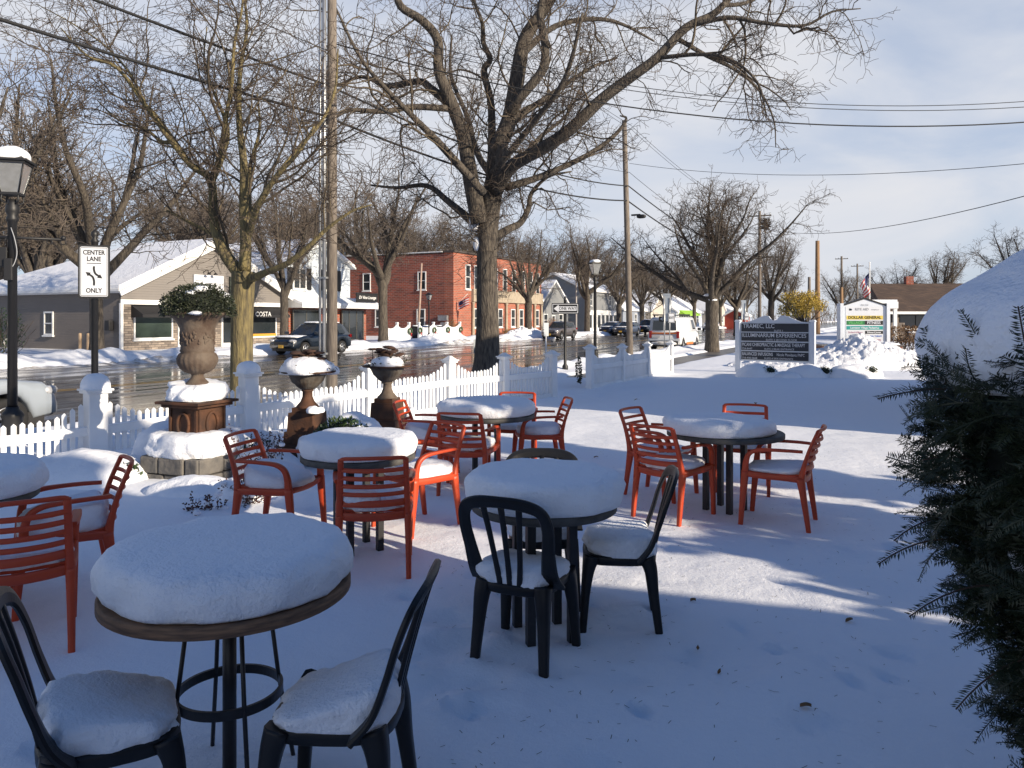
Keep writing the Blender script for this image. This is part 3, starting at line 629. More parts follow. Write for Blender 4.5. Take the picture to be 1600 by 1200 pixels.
# --- brown roofed plaza
pl = Bld('plaza_building', 'long low plaza building with brown shingle roof and stone pillar', 0, loc=(27, 60, -.05), rz=R(-3))
def pl_roof(b):
    b.add([(1.6, -1.2, 2.3), (34, -1.2, 2.3), (34, 6, 4.75), (3.3, 6, 4.75), (1.6, -1.2, 2.12), (34, -1.2, 2.12), (34, 13, 2.2), (6.5, 13, 2.2)], [(0, 1, 2, 3), (4, 5, 1, 0), (3, 2, 6, 7), (0, 3, 7, 4)])
rf = pl.part('roof', SHINGLE, pl_roof)
b = MB(); b.box((17.8, -1.24, 2.2), (32.4, .07, .2)); b.build('fascia', WHITE, rf)
b = MB(); b.blob((10.5, 2.6, 3.72), (1.6, 1.1, .14), .8, .8, 4, .15, 1.2, -.2, 24, 10); b.blob((6.6, -.7, 2.5), (1.0, .3, .1), .8, .8, 6, .08, 2, -.2, 20, 10); b.build('roof_snow', SNOW, rf)
b = MB(); b.box((6.6, 6, 4.95), (.6, .5, .8)); b.build('chimney', BRICK, rf)
pl.part('wall', mat('plaza_wall', (.10, .085, .07), .8), lambda b: b.box((19, 5, 1), (29, 8, 2.4)))
for i in range(4): pl.window('front', 5.5+i*4.2, 1.35, 3.9, 1.5, frame=BLACKP, bars=0, mull=2, off=-.98, sill=False)
pl.part('pillar', VENEER, lambda b: (b.box((2.6, -.7, .7), (1.0, .8, 1.5)), b.box((2.6, -.7, 1.8), (.35, .35, .8))))
pl.part('low_wall', VENEER, lambda b: b.box((10, -2.2, .2), (14, .4, .9)))
pl.part('wall_snow', SNOWR, lambda b: (b.box((10, -2.2, .74), (14.1, .5, .16)), b.box((10, .3, .95), (14.1, .5, .12))))
pl.part('entrance_wing', WHITE, lambda b: (b.box((.3, -2.6, 2.75), (2.1, 2.8, .5)), b.box((1.2, -3.8, 1.2), (.22, .22, 2.6)), b.box((-.6, -3.8, 1.2), (.22, .22, 2.6))))
pl.part('entrance_snow', SNOWR, lambda b: b.box((.3, -2.6, 3.07), (2.0, 2.7, .14)))
pl.part('entrance_glass', GLASS, lambda b: b.box((.3, -1.3, 1.1), (1.8, .2, 2.8)))

# --- the two buildings just outside the frame on the right: the patio's own shop and its neighbour (they cast the long shadows)
B = Bld('patio_shop', 'low brick shop whose roof edge shades the near half of the snowy patio', 0, loc=(4.3, .62, 0), rz=math.atan2(-.315, .95))
B.part('wall', mat('dark_brick_wall', (.16, .09, .07), .85, c2=(.11, .065, .05)), lambda b: (b.box((7, -6.2, 1.6), (14, 12, 3.5)), b.box((2.15, -4.1, 4.3), (4.3, 8, 2.0))))  # unseen; upper block shaped for its shadow, walls darkened to cut bounced light
B.part('roof', WHITE, lambda b: (b.box((7, -6.1, 3.42), (14.3, 12.3, .18)), b.box((2.1, -4.1, 5.36), (4.4, 8.2, .14))))
for u_ in (-9, -6, -3): B.window('side', u_, 1.6, 1.1, 1.5)
B = Bld('neighbour_shop', 'pale shop right of the patio with overhanging eave', 12.5, -15, cat='building')
B.part('wall', SIDEC, lambda b: b.box((3.7, 5.9, 2.6), (7.4, 11.8, 5.6)))
B.part('roof', mat('eave_cream', (.55, .50, .42), .6), lambda b: b.box((3.72, 5.95, 5.55), (7.85, 12.5, .34)))
for u_ in (2.5, 5.5, 8.5): B.window('side', u_, 3.2, 1.1, 1.6)
def facade(b, u, z, w, h, o0, o1): b.box((u, 11.8+(o0+o1)/2, z), (w, o1-o0, h))
for u_ in (1.6, 5.6):
    f_ = B.part('window', WHITE, lambda b: (facade(b, u_-1.1, 1.6, .1, 2.0, -.02, .07), facade(b, u_+1.1, 1.6, .1, 2.0, -.02, .07), facade(b, u_, 2.65, 2.3, .1, -.02, .07), facade(b, u_, .55, 2.3, .1, -.02, .07)))
    g_ = MB(); facade(g_, u_, 1.6, 2.1, 1.96, -.03, .02); g_.build('pane', GLASS, f_)
B.part('shade_wing', SIDEC, lambda b: b.box((9.1, 6.4, 1.3), (3.4, 10.6, 3.1)))  # unseen low wing, added so the shop's shadow reaches the tenant sign mounds

# ================================================================== TREES (bare): trunk and limbs, then branches grown from them
def poly_lens(P):
    d = [0]
    for a, b in zip(P[:-1], P[1:]): d.append(d[-1]+(b-a).length)
    return d
def at_len(P, Rr, D, f):
    x = f*D[-1]
    for i in range(len(D)-1):
        if x <= D[i+1] or i == len(D)-2:
            u = (x-D[i])/max(1e-6, D[i+1]-D[i]); return P[i].lerp(P[i+1], u), (P[i+1]-P[i]).normalized(), Rr[i]+(Rr[i+1]-Rr[i])*u
def walk(rng, p, d, L, n, wander, up, droop=0):
    pts = [p.copy()]; st_ = L/n; d = d.normalized()
    for i in range(n):
        d = (d+Vector((rng.gauss(0, wander), rng.gauss(0, wander), rng.gauss(0, wander)+up-droop*i/n))).normalized()
        p = p+d*st_; pts.append(p.copy())
    return pts
def grow(out, rng, P, Rr, lev, Q):
    if lev >= len(Q['len']): return
    D = poly_lens(P); L = D[-1]; n = max(1, int(L*Q['dens'][lev]*rng.uniform(.8, 1.25)+rng.random()))
    st0 = Q['start'][lev]
    for k in range(n):
        f = st0+(1-st0)*(k+rng.random())/n
        p, t, r = at_len(P, Rr, D, min(f, .999))
        a = R(rng.uniform(*Q['ang'][lev])); u = t.orthogonal().normalized(); u.rotate(Matrix.Rotation(rng.uniform(0, 6.283), 3, t))
        d = t*math.cos(a)+u*math.sin(a); d.z += Q['lift'][lev]
        cl = Q['len'][lev]*(1-.5*f)*rng.uniform(.5, 1.3); cl = min(cl, L*.95+.1)
        cr = max(min(r*.72, cl*Q['slim']), Q['rmin'])
        ns = Q['seg'][lev]
        c = walk(rng, p, d, cl, ns, Q['wander'][lev], Q['up'][lev], Q['droop'][lev])
        cR = [cr+(max(cr*.35, Q['rmin']*.8)-cr)*i/ns for i in range(ns+1)]
        out[lev].append((c, cR)); grow(out, rng, c, cR, lev+1, Q)
def tubes(lists, sides):
    """many equal-length polylines to one set of arrays"""
    Vs, Fs, off = [], [], 0
    by = {}
    for P, Rr in lists: by.setdefault(len(P), []).append((P, Rr))
    for k, it in by.items():
        A = np.array([[tuple(p) for p in P] for P, _ in it], np.float64); W = np.array([r for _, r in it], np.float64)
        Tn = np.empty_like(A); Tn[:, 1:-1] = A[:, 2:]-A[:, :-2]; Tn[:, 0] = A[:, 1]-A[:, 0]; Tn[:, -1] = A[:, -1]-A[:, -2]
        Tn /= np.linalg.norm(Tn, axis=2, keepdims=True)+1e-9
        m = A[:, -1]-A[:, 0]; ref = np.cross(m, np.where(np.abs(m[:, 2:3]) > .8*np.linalg.norm(m, axis=1, keepdims=True), [[1., 0, 0]], [[0, 0, 1.]]))
        ref /= np.linalg.norm(ref, axis=1, keepdims=True)+1e-9
        U = ref[:, None, :]-Tn*np.sum(ref[:, None, :]*Tn, 2, keepdims=True); U /= np.linalg.norm(U, axis=2, keepdims=True)+1e-9
        Wv = np.cross(Tn, U); th = np.arange(sides)*2*np.pi/sides
        ring = A[:, :, None, :]+W[:, :, None, None]*(U[:, :, None, :]*np.cos(th)[None, None, :, None]+Wv[:, :, None, :]*np.sin(th)[None, None, :, None])
        N_ = len(it); Vs.append(ring.reshape(-1, 3))
        base = off+(np.arange(N_)*k*sides)[:, None, None]+(np.arange(k-1)*sides)[None, :, None]
        j = np.arange(sides)[None, None, :]; j2 = (j+1) % sides
        Fs.append(np.stack([base+j, base+j2, base+sides+j2, base+sides+j], -1).reshape(-1, 4)); off += N_*k*sides
    return np.concatenate(Vs), np.concatenate(Fs)
def tree(name, label, loc, trunk, limbs, Q, seed, bark=BARK, twig=TWIG, group=None, sides=(10, 4, 3), fine=None, rz=0, snow=()):
    """trunk: [(x,y,z,r)...]; limbs: list of [(x,y,z,r)...]"""
    rng = random.Random(seed); r = thing(name, label, 'tree', loc, rz, group)
    b = MB()
    tp = catmull([q[:3] for q in trunk], 5); b.tube(tp, lerp_list([q[3] for q in trunk], len(tp)), sides[0]+2)
    out = [[] for _ in Q['len']]
    for lm in limbs:
        P = catmull([q[:3] for q in lm], 4); Rr = lerp_list([q[3] for q in lm], len(P))
        b.tube(P, Rr, sides[0]); grow(out, rng, P, Rr, 0, Q)
    for f0, nn in ((.62, 46),) if sides[0] > 10 else ():     # water shoots on the upper trunk
        D0 = poly_lens(tp); R0 = lerp_list([q[3] for q in trunk], len(tp))
        for i in range(nn):
            p, t, q = at_len(tp, R0, D0, rng.uniform(f0, 1)); a = rng.uniform(0, 6.28); d = Vector((math.cos(a), math.sin(a), rng.uniform(-.1, .7)))
            c = walk(rng, p, d, rng.uniform(.5, 1.6), 6, .22, .03); cR = lerp_list([.014, .006], 7); out[0].append((c, cR)); grow(out, rng, c, cR, 1, Q)
    tr = b.build('trunk', bark, r)
    if snow:
        sb = MB()
        for x, y, z, a, c in snow: sb.blob((x, y, z), (a, a*.7, c), 1, 1, int(x*77) % 50, .04, 5, -.8, 14, 8)
        sb.build('clinging_snow', SNOW, tr)
    V1, F1 = tubes(sum(out[:1], []), sides[1]); V2, F2 = tubes(sum(out[1:], []), sides[2])
    if sides[1] == sides[2] or True:
        me1 = quad_mesh('branches', V1, F1); link('branches', me1, bark if fine is None else fine, r)
        link('twigs', quad_mesh('twigs', V2, F2), twig, r)
    return r
Q_NEAR = dict(len=(2.5, 1.15, .52), dens=(2.6, 4.7, 7.4), start=(.18, .1, .05), ang=((30, 70), (35, 75), (35, 80)), lift=(.15, .1, .05), seg=(8, 5, 3), wander=(.17, .2, .25), up=(.03, .02, 0), droop=(.0, .02, .02), slim=.0115, rmin=.0048)
def px(scale, x0, y0): return lambda p: ((p[0]-x0)*scale, p[3] if len(p) > 3 else 0., (y0-p[1])*scale, p[2])

# --- small honey locust by the fence (left)
k = px(.01175, 378, 646)
T1 = tree('street_tree', 'bare vase shaped tree with yellowish trunk behind the largest urn', (-4.96, 14.1, 0),
     [(.02, 0, -.15, .24), (0, 0, .5, .205), (0, 0, 1.5, .195), (.02, 0, 2.3, .205), (.03, 0, 2.6, .21)],
     [[k(q) for q in l] for l in (
         [(378, 432, .13), (346, 392, .105, .1), (326, 345, .09, .25), (320, 278, .075, .3), (292, 255, .062, .2), (268, 220, .055, 0), (240, 172, .042, -.3), (205, 120, .03, -.5), (165, 105, .02, -.6), (120, 60, .012, -.5)],
         [(321, 280, .06, .3), (330, 240, .05, .5), (334, 195, .042, .7), (322, 157, .034, .8), (300, 110, .025, .9), (285, 60, .018, 1.0), (290, 10, .01, 1.0)],
         [(322, 290, .055, .25), (345, 235, .048, 0), (362, 195, .042, -.3), (378, 140, .034, -.5), (385, 85, .026, -.6), (400, 30, .02, -.7), (395, -40, .012, -.7)],
         [(382, 425, .12), (387, 380, .10, -.1), (387, 326, .085, -.2), (390, 262, .07, -.3), (380, 195, .056, -.2), (375, 112, .04, 0), (380, 37, .03, .2), (370, -40, .018, .3)],
         [(388, 350, .07, -.15), (402, 300, .062, .4), (412, 272, .056, .6), (450, 210, .044, .9), (480, 165, .034, 1.1), (500, 110, .026, 1.2), (505, 40, .015, 1.2)],
         [(384, 435, .095, 0), (405, 434, .075, -.2), (430, 428, .06, -.5), (470, 416, .05, -.8), (505, 393, .042, -1.0), (532, 370, .034, -1.1), (570, 345, .022, -1.2), (600, 335, .012, -1.2)],
         [(376, 428, .085, 0), (350, 400, .07, .3), (325, 372, .055, .7), (290, 352, .042, 1.1), (245, 332, .03, 1.4), (200, 310, .02, 1.6)],
         [(386, 375, .07, 0), (420, 330, .055, -.6), (455, 290, .042, -.9), (490, 262, .03, -1.1), (520, 225, .018, -1.3)],
         [(384, 340, .06, .2), (360, 290, .05, 1.0), (345, 230, .04, 1.6), (350, 160, .03, 2.0), (340, 90, .018, 2.2)],
         [(240, 172, .03, -.3), (195, 110, .024, .2), (140, 55, .018, .5), (80, 15, .012, .6), (25, -15, .007, .6)], [(292, 255, .04, .2), (240, 205, .03, 1.0), (170, 130, .022, 1.5), (110, 110, .014, 1.8), (55, 80, .008, 2)],
         [(268, 222, .042, 0), (240, 215, .034, .3), (205, 190, .026, .5), (160, 175, .018, .6), (120, 140, .01, .7)])],
     Q_NEAR, 11, bark=BARKG, fine=mat('dark_bark', (.065, .05, .038), .9, c2=(.12, .095, .06), scale=3))

# --- the big old tree
k = px(.01867, 762, 591)
tree('big_tree', 'big old bare tree with thick dark trunk and crooked limbs behind the fence', (-.71, 22.4, 0),
     [(-.05, 0, -.2, .52), (-.02, 0, .5, .385), (0, 0, 1.6, .33), (-.02, 0, 3.2, .295), (0, 0, 4.2, .31), (.08, 0, 5.0, .30), (.18, 0, 5.8, .25)],
     [[k(q) for q in l] for l in (
         [(765, 330, .30), (772, 290, .27), (778, 235, .25), (797, 184, .235), (808, 124, .225), (820, 62, .2), (850, 15, .17), (885, -45, .14), (900, -110, .09)],
         [(797, 180, .15, -.2), (815, 158, .14, -.5), (846, 122, .13, -.7), (850, 84, .12, -.8), (842, 40, .1, -.9), (850, -10, .08, -1), (840, -80, .05, -1)],
         [(768, 300, .15, .3), (768, 210, .125, .5), (766, 150, .11, .6), (755, 101, .10, .6), (765, 82, .09, .6), (754, 56, .075, .6), (752, 22, .06, .7), (735, -30, .045, .8), (740, -90, .025, .8)],
         [(750, 350, .26, -.2), (737, 285, .23, -.4), (727, 225, .20, -.6), (711, 178, .18, -.7), (690, 126, .15, -.8), (688, 78, .135, -.8), (664, 50, .12, -.9), (634, 32, .11, -1.0), (628, 0, .095, -1), (640, -40, .08, -1), (630, -90, .05, -1)],
         [(702, 170, .13, -.7), (674, 144, .115, -.4), (655, 129, .10, -.1), (600, 127, .085, .5), (572, 109, .07, .9), (545, 101, .055, 1.2), (500, 112, .04, 1.5), (455, 100, .02, 1.8)],
         [(704, 180, .10, -.7), (655, 188, .085, -1.4), (617, 202, .07, -1.9), (572, 206, .055, -2.3), (545, 226, .04, -2.6), (510, 238, .022, -2.8)],
         [(775, 300, .22, -.2), (800, 268, .19, -.8), (850, 247, .175, -1.5), (887, 225, .165, -2.0), (925, 191, .15, -2.3), (962, 165, .14, -2.5), (1000, 139, .125, -2.7), (1037, 101, .11, -2.8), (1075, 82, .095, -2.8), (1105, 50, .07, -2.6), (1130, 10, .045, -2.4)],
         [(1045, 97, .07, -2.8), (1090, 95, .06, -3.2), (1130, 108, .05, -3.5), (1180, 116, .038, -3.7), (1215, 100, .026, -3.8), (1250, 98, .012, -3.9)],
         [(1025, 112, .065, -2.7), (1075, 128, .055, -2.2), (1120, 140, .045, -1.8), (1160, 165, .034, -1.5), (1185, 205, .022, -1.3), (1190, 245, .012, -1.2)],
         [(1000, 140, .06, -2.7), (1050, 146, .05, -3.3), (1085, 160, .04, -3.7), (1115, 195, .03, -4), (1125, 240, .018, -4.1)],
         [(1085, 70, .06, -2.8), (1125, 58, .05, -2.4), (1165, 30, .035, -2), (1190, -10, .02, -1.8)],
         [(790, 290, .12, .4), (850, 265, .1, 1.0), (925, 225, .08, 1.6), (974, 187, .065, 2.0), (996, 156, .045, 2.2), (985, 150, .02, 2.2)],
         [(772, 372, .15, .1), (795, 355, .12, .5), (814, 343, .1, .8), (827, 318, .085, 1.0), (832, 292, .065, 1.2), (860, 262, .045, 1.5), (900, 250, .025, 1.8)],
         [(752, 360, .15, .2), (730, 337, .13, .7), (692, 302, .10, 1.4), (655, 272, .08, 2.0), (600, 270, .055, 2.6), (550, 262, .03, 3.0)],
         [(770, 270, .12, 1.0), (740, 215, .1, 2.0), (720, 140, .08, 2.8), (690, 60, .06, 3.4), (690, -20, .03, 3.8)],
         [(800, 180, .12, .6), (860, 130, .09, 1.4), (905, 90, .07, 2.0), (945, 60, .05, 2.4), (985, 40, .03, 2.8)],
         [(815, 80, .11, .3), (870, 25, .085, .8), (935, 5, .07, 1.2), (985, 8, .05, 1.5), (1040, 30, .03, 1.8)],
         [(765, 300, .12, 1.2), (800, 240, .1, 2.6), (850, 170, .075, 3.6), (900, 120, .05, 4.4), (930, 60, .03, 5)],
         [(757, 310, .12, -1.0), (700, 255, .1, -2.4), (660, 220, .07, -3.2), (610, 170, .045, -4), (580, 110, .025, -4.5)],
         [(772, 280, .1, -1.0), (830, 225, .08, -2.4), (870, 180, .06, -3.4), (890, 110, .035, -4.2)])],
     dict(Q_NEAR, len=(2.7, 1.25, .6), dens=(2.0, 3.9, 5.6), wander=(.26, .28, .34), droop=(.05, .05, .05), rmin=.0062, slim=.013, seg=(9, 5, 3)), 5, sides=(11, 4, 3), fine=mat('dark_bark', (.065, .05, .038)),
     snow=((-.38, -.1, 4.55, .16, .34), (-.30, -.1, 3.9, .12, .25), (-.1, .0, 5.0, .2, .1)))

# --- right hand tree on the verge
def vase(rng, hf, n, L, r0, spread=(18, 55), seg=5, wander=.12, up=.05):
    out = []
    for i in range(n):
        az = 2*math.pi*(i+rng.uniform(-.3, .3))/n; a = R(rng.uniform(*spread)); d = Vector((math.cos(az)*math.sin(a), math.sin(az)*math.sin(a), math.cos(a)))
        P = walk(rng, Vector((0, 0, hf+rng.uniform(-.3, .5))), d, L*rng.uniform(.8, 1.15), seg, wander, up)
        out.append([(q.x, q.y, q.z, r0*(1-.85*j/seg)) for j, q in enumerate(P)])
        if rng.random() < .8:
            j = rng.randint(1, 2); q = P[j]; e = (P[j+1]-q).normalized()+Vector((rng.uniform(-.7, .7), rng.uniform(-.7, .7), .25))
            S_ = walk(rng, q, e, L*rng.uniform(.45, .7), 4, wander, up); out.append([(v.x, v.y, v.z, r0*.6*(1-.85*m/4)) for m, v in enumerate(S_)])
    return out
rng = random.Random(4)
tree('street_tree', 'bare spreading tree in the sunlit verge left of the dark tenant sign', (10.92, 42, 0), [(0, 0, -.2, .44), (.02, 0, .5, .37), (.0, 0, 1.6, .34), (.02, 0, 2.4, .36), (0, 0, 2.9, .34)],
     vase(rng, 2.5, 9, 6.3, .17, (12, 62)), dict(Q_NEAR, len=(2.5, 1.2, .6), dens=(2.3, 3.8, 5.0), rmin=.009, slim=.015), 21, sides=(9, 4, 3),
     snow=((0, -.2, 2.75, .25, .1), (-.3, -.2, 3.0, .15, .08)))
# bird's nest in it
nb = MB()
rr = random.Random(8)
for i in range(160):
    a = rr.uniform(0, 6.28); p = Vector((math.cos(a)*.3*rr.random(), math.sin(a)*.3*rr.random(), rr.uniform(-.28, .3))); d = Vector((rr.gauss(0, 1), rr.gauss(0, 1), rr.gauss(0, .5))).normalized()*.22
    nb.tube([p-d, p+d], .012, 3, caps=False)
tag(nb.build('bird_nest', TWIG, loc=(13.9, 42.2, 6.9)), 'dark twiggy nest high in the right part of the verge tree', 'nest')

# --- far street trees and the trees behind the roofs: four grown kinds, copied
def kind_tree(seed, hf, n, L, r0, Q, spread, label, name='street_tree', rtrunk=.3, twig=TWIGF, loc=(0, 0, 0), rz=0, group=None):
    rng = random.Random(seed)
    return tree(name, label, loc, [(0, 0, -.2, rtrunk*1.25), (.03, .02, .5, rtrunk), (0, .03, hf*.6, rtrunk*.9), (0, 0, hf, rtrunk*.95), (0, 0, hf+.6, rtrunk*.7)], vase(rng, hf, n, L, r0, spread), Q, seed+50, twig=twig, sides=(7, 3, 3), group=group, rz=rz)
QF = dict(Q_NEAR, len=(2.4, 1.15, .6), dens=(2.1, 3.5, 4.6), seg=(6, 4, 2), rmin=.0105, slim=.016)
QB = dict(Q_NEAR, len=(3.2, 1.6, .9), dens=(1.8, 2.6, 3.2), seg=(6, 4, 2), rmin=.016, slim=.014)
GS = 'street trees along the far kerb'; GW = 'bare trees behind the far shops'
def stt(pxx, t=32.2):                       # on the far verge, seen at that column
    m = (pxx-800)/1200; Z = t/(.453-.8915*m); return Vector((m*Z, Z, 0))
k1 = kind_tree(31, 2.7, 7, 6.8, .2, QF, (15, 58), 'bare multi stemmed street tree in front of the taupe shop wall', loc=stt(150), group=GS, rtrunk=.27); k1.scale = (1.15, 1.15, 1.30)
k2 = kind_tree(32, 3.1, 7, 6.2, .21, QF, (20, 66), 'bare street tree before the left end of the red brick wall', loc=stt(598), group=GS, rtrunk=.30); k2.scale = (1.15, 1.15, 1.28)
k3 = kind_tree(33, 3.2, 8, 6.6, .2, QF, (15, 55), 'bare street tree before the arched brick front', loc=stt(826), group=GS, rtrunk=.36, rz=1)
place_copy(k2, stt(918), 2.2, 'bare street tree right of the one way sign, before the white shopfront')
place_copy(k1, stt(-75), 2.6, 'bare street tree at the far left edge, its crown above the lamp')
place_copy(k3, stt(444, 33.4), 4.0, 'slender bare street tree left of the white two storey shop', (.72, .72, .95))
place_copy(k3, stt(1003), 5.2, 'bare street tree behind the parked cars'); place_copy(k1, stt(1040), 1.2, 'bare street tree behind the white van'); place_copy(k2, stt(1085), .5, 'far bare street tree left of the verge tree trunk')
place_copy(k3, stt(967), 3.1, 'bare street tree left of the tall wooden pole'); place_copy(k2, stt(1125, 31), 3.9, 'farthest bare street tree before the cream house')
for i, (pxx, Z, sc_, src, lb) in enumerate((
        (1150, 85, 1.0, k1, 'bare tree behind the dark tenant sign'), (1205, 95, 1.15, k3, 'bare tree between the verge tree and the yellow tree'), (1312, 120, .95, k2, 'bare tree behind the flagpole and plaza sign'), (1230, 150, 1.2, k2, 'distant bare tree above the yellow tree'),
        (1345, 140, 1.0, k1, 'distant bare tree left of the flag'))):
    place_copy(src, ((pxx-800)/1200*Z, Z, 0), i*1.7, lb, (sc_,)*3)['group'] = 'bare trees beyond the plaza entrance'
w1 = kind_tree(41, 4.5, 8, 8.5, .24, QB, (10, 42), 'tall bare tree behind the taupe shop roof, at its left corner', 'tall_tree', .34, loc=(-36, 58, 0), group=GW)
w2 = kind_tree(42, 4.0, 9, 8.0, .22, QB, (12, 50), 'tall bare tree behind the taupe shop ridge', 'tall_tree', .32, loc=(-27, 66, 0), group=GW)
WT = [(-47, 60, 1.05, 'tall bare tree at the far left edge behind the lamp'), (-52, 78, 1.25, 'taller bare tree at the far left, behind the first row'), (-42, 70, 1.15, 'tall bare tree behind the left hip of the taupe shop'), (-31, 76, 1.2, 'tall bare tree behind the lane sign'),
      (-21, 74, 1.05, 'tall bare tree behind the right slope of the taupe shop'), (-24, 90, 1.3, 'high bare tree behind the white two storey shop'), (-17, 80, 1.0, 'bare tree rising above the white shop gable'), (-12, 92, 1.1, 'bare tree above the left end of the red brick roof'),
      (-16, 110, 1.35, 'distant tall tree left of the tall pole with conduit'), (-5, 98, 1.05, 'bare tree above the middle of the red brick roof'), (0, 112, 1.15, 'bare tree behind the big old trunk'), (6, 118, 1.0, 'bare tree behind the arched brick front'), (13, 128, 1.05, 'bare tree above the grey gabled house'),
      (20, 140, 1.05, 'bare tree above the dark sided shop'), (27, 150, 1.0, 'bare tree above the slate blue house'), (36, 165, 1.0, 'bare tree above the cream house'), (46, 185, 1.0, 'bare tree above the long white shop'), (-38, 95, 1.4, 'high distant tree behind the street tree by the taupe shop'), (-58, 95, 1.35, 'distant tall tree at the far left'),
      (-8, 125, 1.3, 'high distant tree behind the brick roof'), (58, 190, 1.0, 'far tree at the end of the shop row')]
for i, (x, y, s_, lb) in enumerate(WT): place_copy((w1, w2)[i % 2], (x, y, 0), i*2.1, lb, (s_, s_, s_*(.92+.16*((i*7) % 5)/5)))['group'] = GW
for i, (x, y, s_, lb) in enumerate(((46, 92, .62, 'bare tree behind the plaza roof, near its left part'), (53, 95, .7, 'bare tree behind the plaza chimney'), (55, 82, .85, 'dense bare tree behind the plaza roof by the snow mound'), (62, 78, 1.15, 'tallest bare tree at the right edge beyond the plaza'))):
    place_copy((k1, k3)[i % 2], (x, y, 0), i*1.3, lb, (s_*1.4,)*3)['group'] = 'bare trees behind the plaza roof'
tl = []
rng = random.Random(77)
for i in range(2600):                     # far wood along the skyline: one mass
    if i < 1900: s_ = rng.uniform(-60, 330); t_ = rng.uniform(85, 150); p = st(s_, t_)
    else: p = Vector((rng.uniform(70, 330), rng.uniform(230, 330), 0))
    h = rng.uniform(6, 12)*(1 if i < 1900 else .7); d = Vector((rng.gauss(0, .22), rng.gauss(0, .22), 1))
    a = walk(rng, p+Vector((0, 0, -.5)), d, h, 3, .1, .05); tl.append((a, [.11, .09, .06, .03]))
    for j in range(9):
        f = rng.uniform(.25, 1); q = a[0].lerp(a[3], f); e = Vector((rng.gauss(0, .7), rng.gauss(0, .7), .75)); c = walk(rng, q, e, h*.28*rng.uniform(.5, 1.2), 3, .2, .05); tl.append((c, [.045, .04, .035, .025]))
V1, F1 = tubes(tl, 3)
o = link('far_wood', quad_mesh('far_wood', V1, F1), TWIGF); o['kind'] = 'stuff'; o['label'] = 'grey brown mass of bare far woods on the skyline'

# ================================================================== PATIO FURNITURE
def snow_cap(b, c, r, h, seed, over=1.06, e1=.5, sq=1.0, ry=None, amp=.024, tilt=(0, 0), nu=72):
    """thick soft cap of snow lying on a flat top: c is the middle of that top"""
    c = Vector(c); ry = ry or r; off = Vector((seed*11.3, seed*5.9, seed*2.7)); vs = []
    prof = [(.90, -.0), (.985, .02), (1.01, .07), (1.03, .18), (1.04, .32), (1.045, .46), (1.04, .60), (1.02, .73), (.985, .84), (.93, .92), (.85, .965), (.70, .985), (.45, .995), (.22, 1.0), (.06, 1.0)]
    pw = lambda x: math.copysign(abs(x)**sq, x)
    for q, z in prof:
        for j in range(nu):
            th = 2*math.pi*j/nu; x = pw(math.cos(th)); y = pw(math.sin(th))
            p = Vector((x*r*q*over, y*ry*q*over, z*h)); w = p*5+off
            k = noise.noise(w)+.6*noise.noise(w*2.4)+.38*noise.noise(w*6)+.2*noise.noise(w*13)
            edge = min(1, (q-.05)*1.3)
            p += Vector((x, y, .25))*k*amp*edge+Vector((0, 0, noise.noise(w*.5)*h*.06*(z > .3)))
            low = noise.noise(Vector((math.cos(th)*2.1, math.sin(th)*2.1, seed)))
            if z < .3: p.x *= 1+.03*low; p.y *= 1+.03*low
            p.z += z*(tilt[0]*x*q+tilt[1]*y*q)
            vs.append(c+p)
    k = len(prof); fs = [(i*nu+j, i*nu+(j+1) % nu, (i+1)*nu+(j+1) % nu, (i+1)*nu+j) for i in range(k-1) for j in range(nu)]
    fs += [tuple((k-1)*nu+j for j in range(nu)), tuple(range(nu))[::-1]]
    return b.add(vs, fs, True)

def table(label, x, y, Rr, h, edge, snow_h, seed, kind='posts', rz=0, over=1.06, shift=(0, 0), tilt=(0, 0), th=.045):
    r = thing('patio_table', label, 'table', (x, y, 0), rz, 'round patio tables')
    MB().lathe([(Rr-.008, h-th), (Rr, h-th+.006), (Rr, h-.006), (Rr-.008, h)], 64).build('tabletop', edge, r)
    if kind == 'posts':
        for i in range(4):
            a = math.pi/4+i*math.pi/2; q = Vector((math.cos(a)*.17, math.sin(a)*.17, 0))
            MB().bbox((q.x, q.y, (h-th)/2-.03), (.048, .048, h-th+.05), .004).build('leg', BLACKM, r)
        MB().box((0, 0, h-th-.012), (.5, .05, .022), rz=math.pi/4).box((0, 0, h-th-.0125), (.5, .05, .02), rz=-math.pi/4).build('bracket', BLACKM, r)
    else:
        MB().lathe([(.026, -.05), (.026, h-th)], 20).build('post', BLACKM, r)
        MB().lathe([(.17, h-th-.012), (.17, h-th)], 28).build('mounting_plate', BLACKM, r)
        for i in range(4):
            a = i*math.pi/2+.12; d = Vector((math.cos(a), math.sin(a), 0))
            MB().tube([d*.145+Vector((0, 0, h-th-.01)), d*.19+Vector((0, 0, .33)), d*.255+Vector((0, 0, -.04))], .0085, 8).build('rod_leg', BLACKM, r)
        b = MB(); rr = .192; n = 64; vs = []
        for j in range(n):
            a = 2*math.pi*j/n
            for q, z in ((rr-.006, .30), (rr+.006, .30), (rr+.006, .335), (rr-.006, .335)): vs.append((math.cos(a)*q, math.sin(a)*q, z))
        b.add(vs, [(j*4+i, ((j+1) % n)*4+i, ((j+1) % n)*4+(i+1) % 4, j*4+(i+1) % 4) for j in range(n) for i in range(4)], False).build('foot_ring', BLACKM, r)
    snow_cap(MB(), (shift[0], shift[1], h+.001), Rr*.985, snow_h, seed, over, tilt=tilt).build('snow_cap', SNOW, r)
    return r
table('snow heaped round table with wooden edge, wire rods and foot ring, nearest the camera', -1.085, 2.95, .456, .74, WOODT, .168, 1, 'rods', rz=.5, over=.985)
table('dark edged round table under thick snow among the black chairs', .18, 4.3, .405, .73, GREYT, .175, 2, rz=.3, over=1.05)
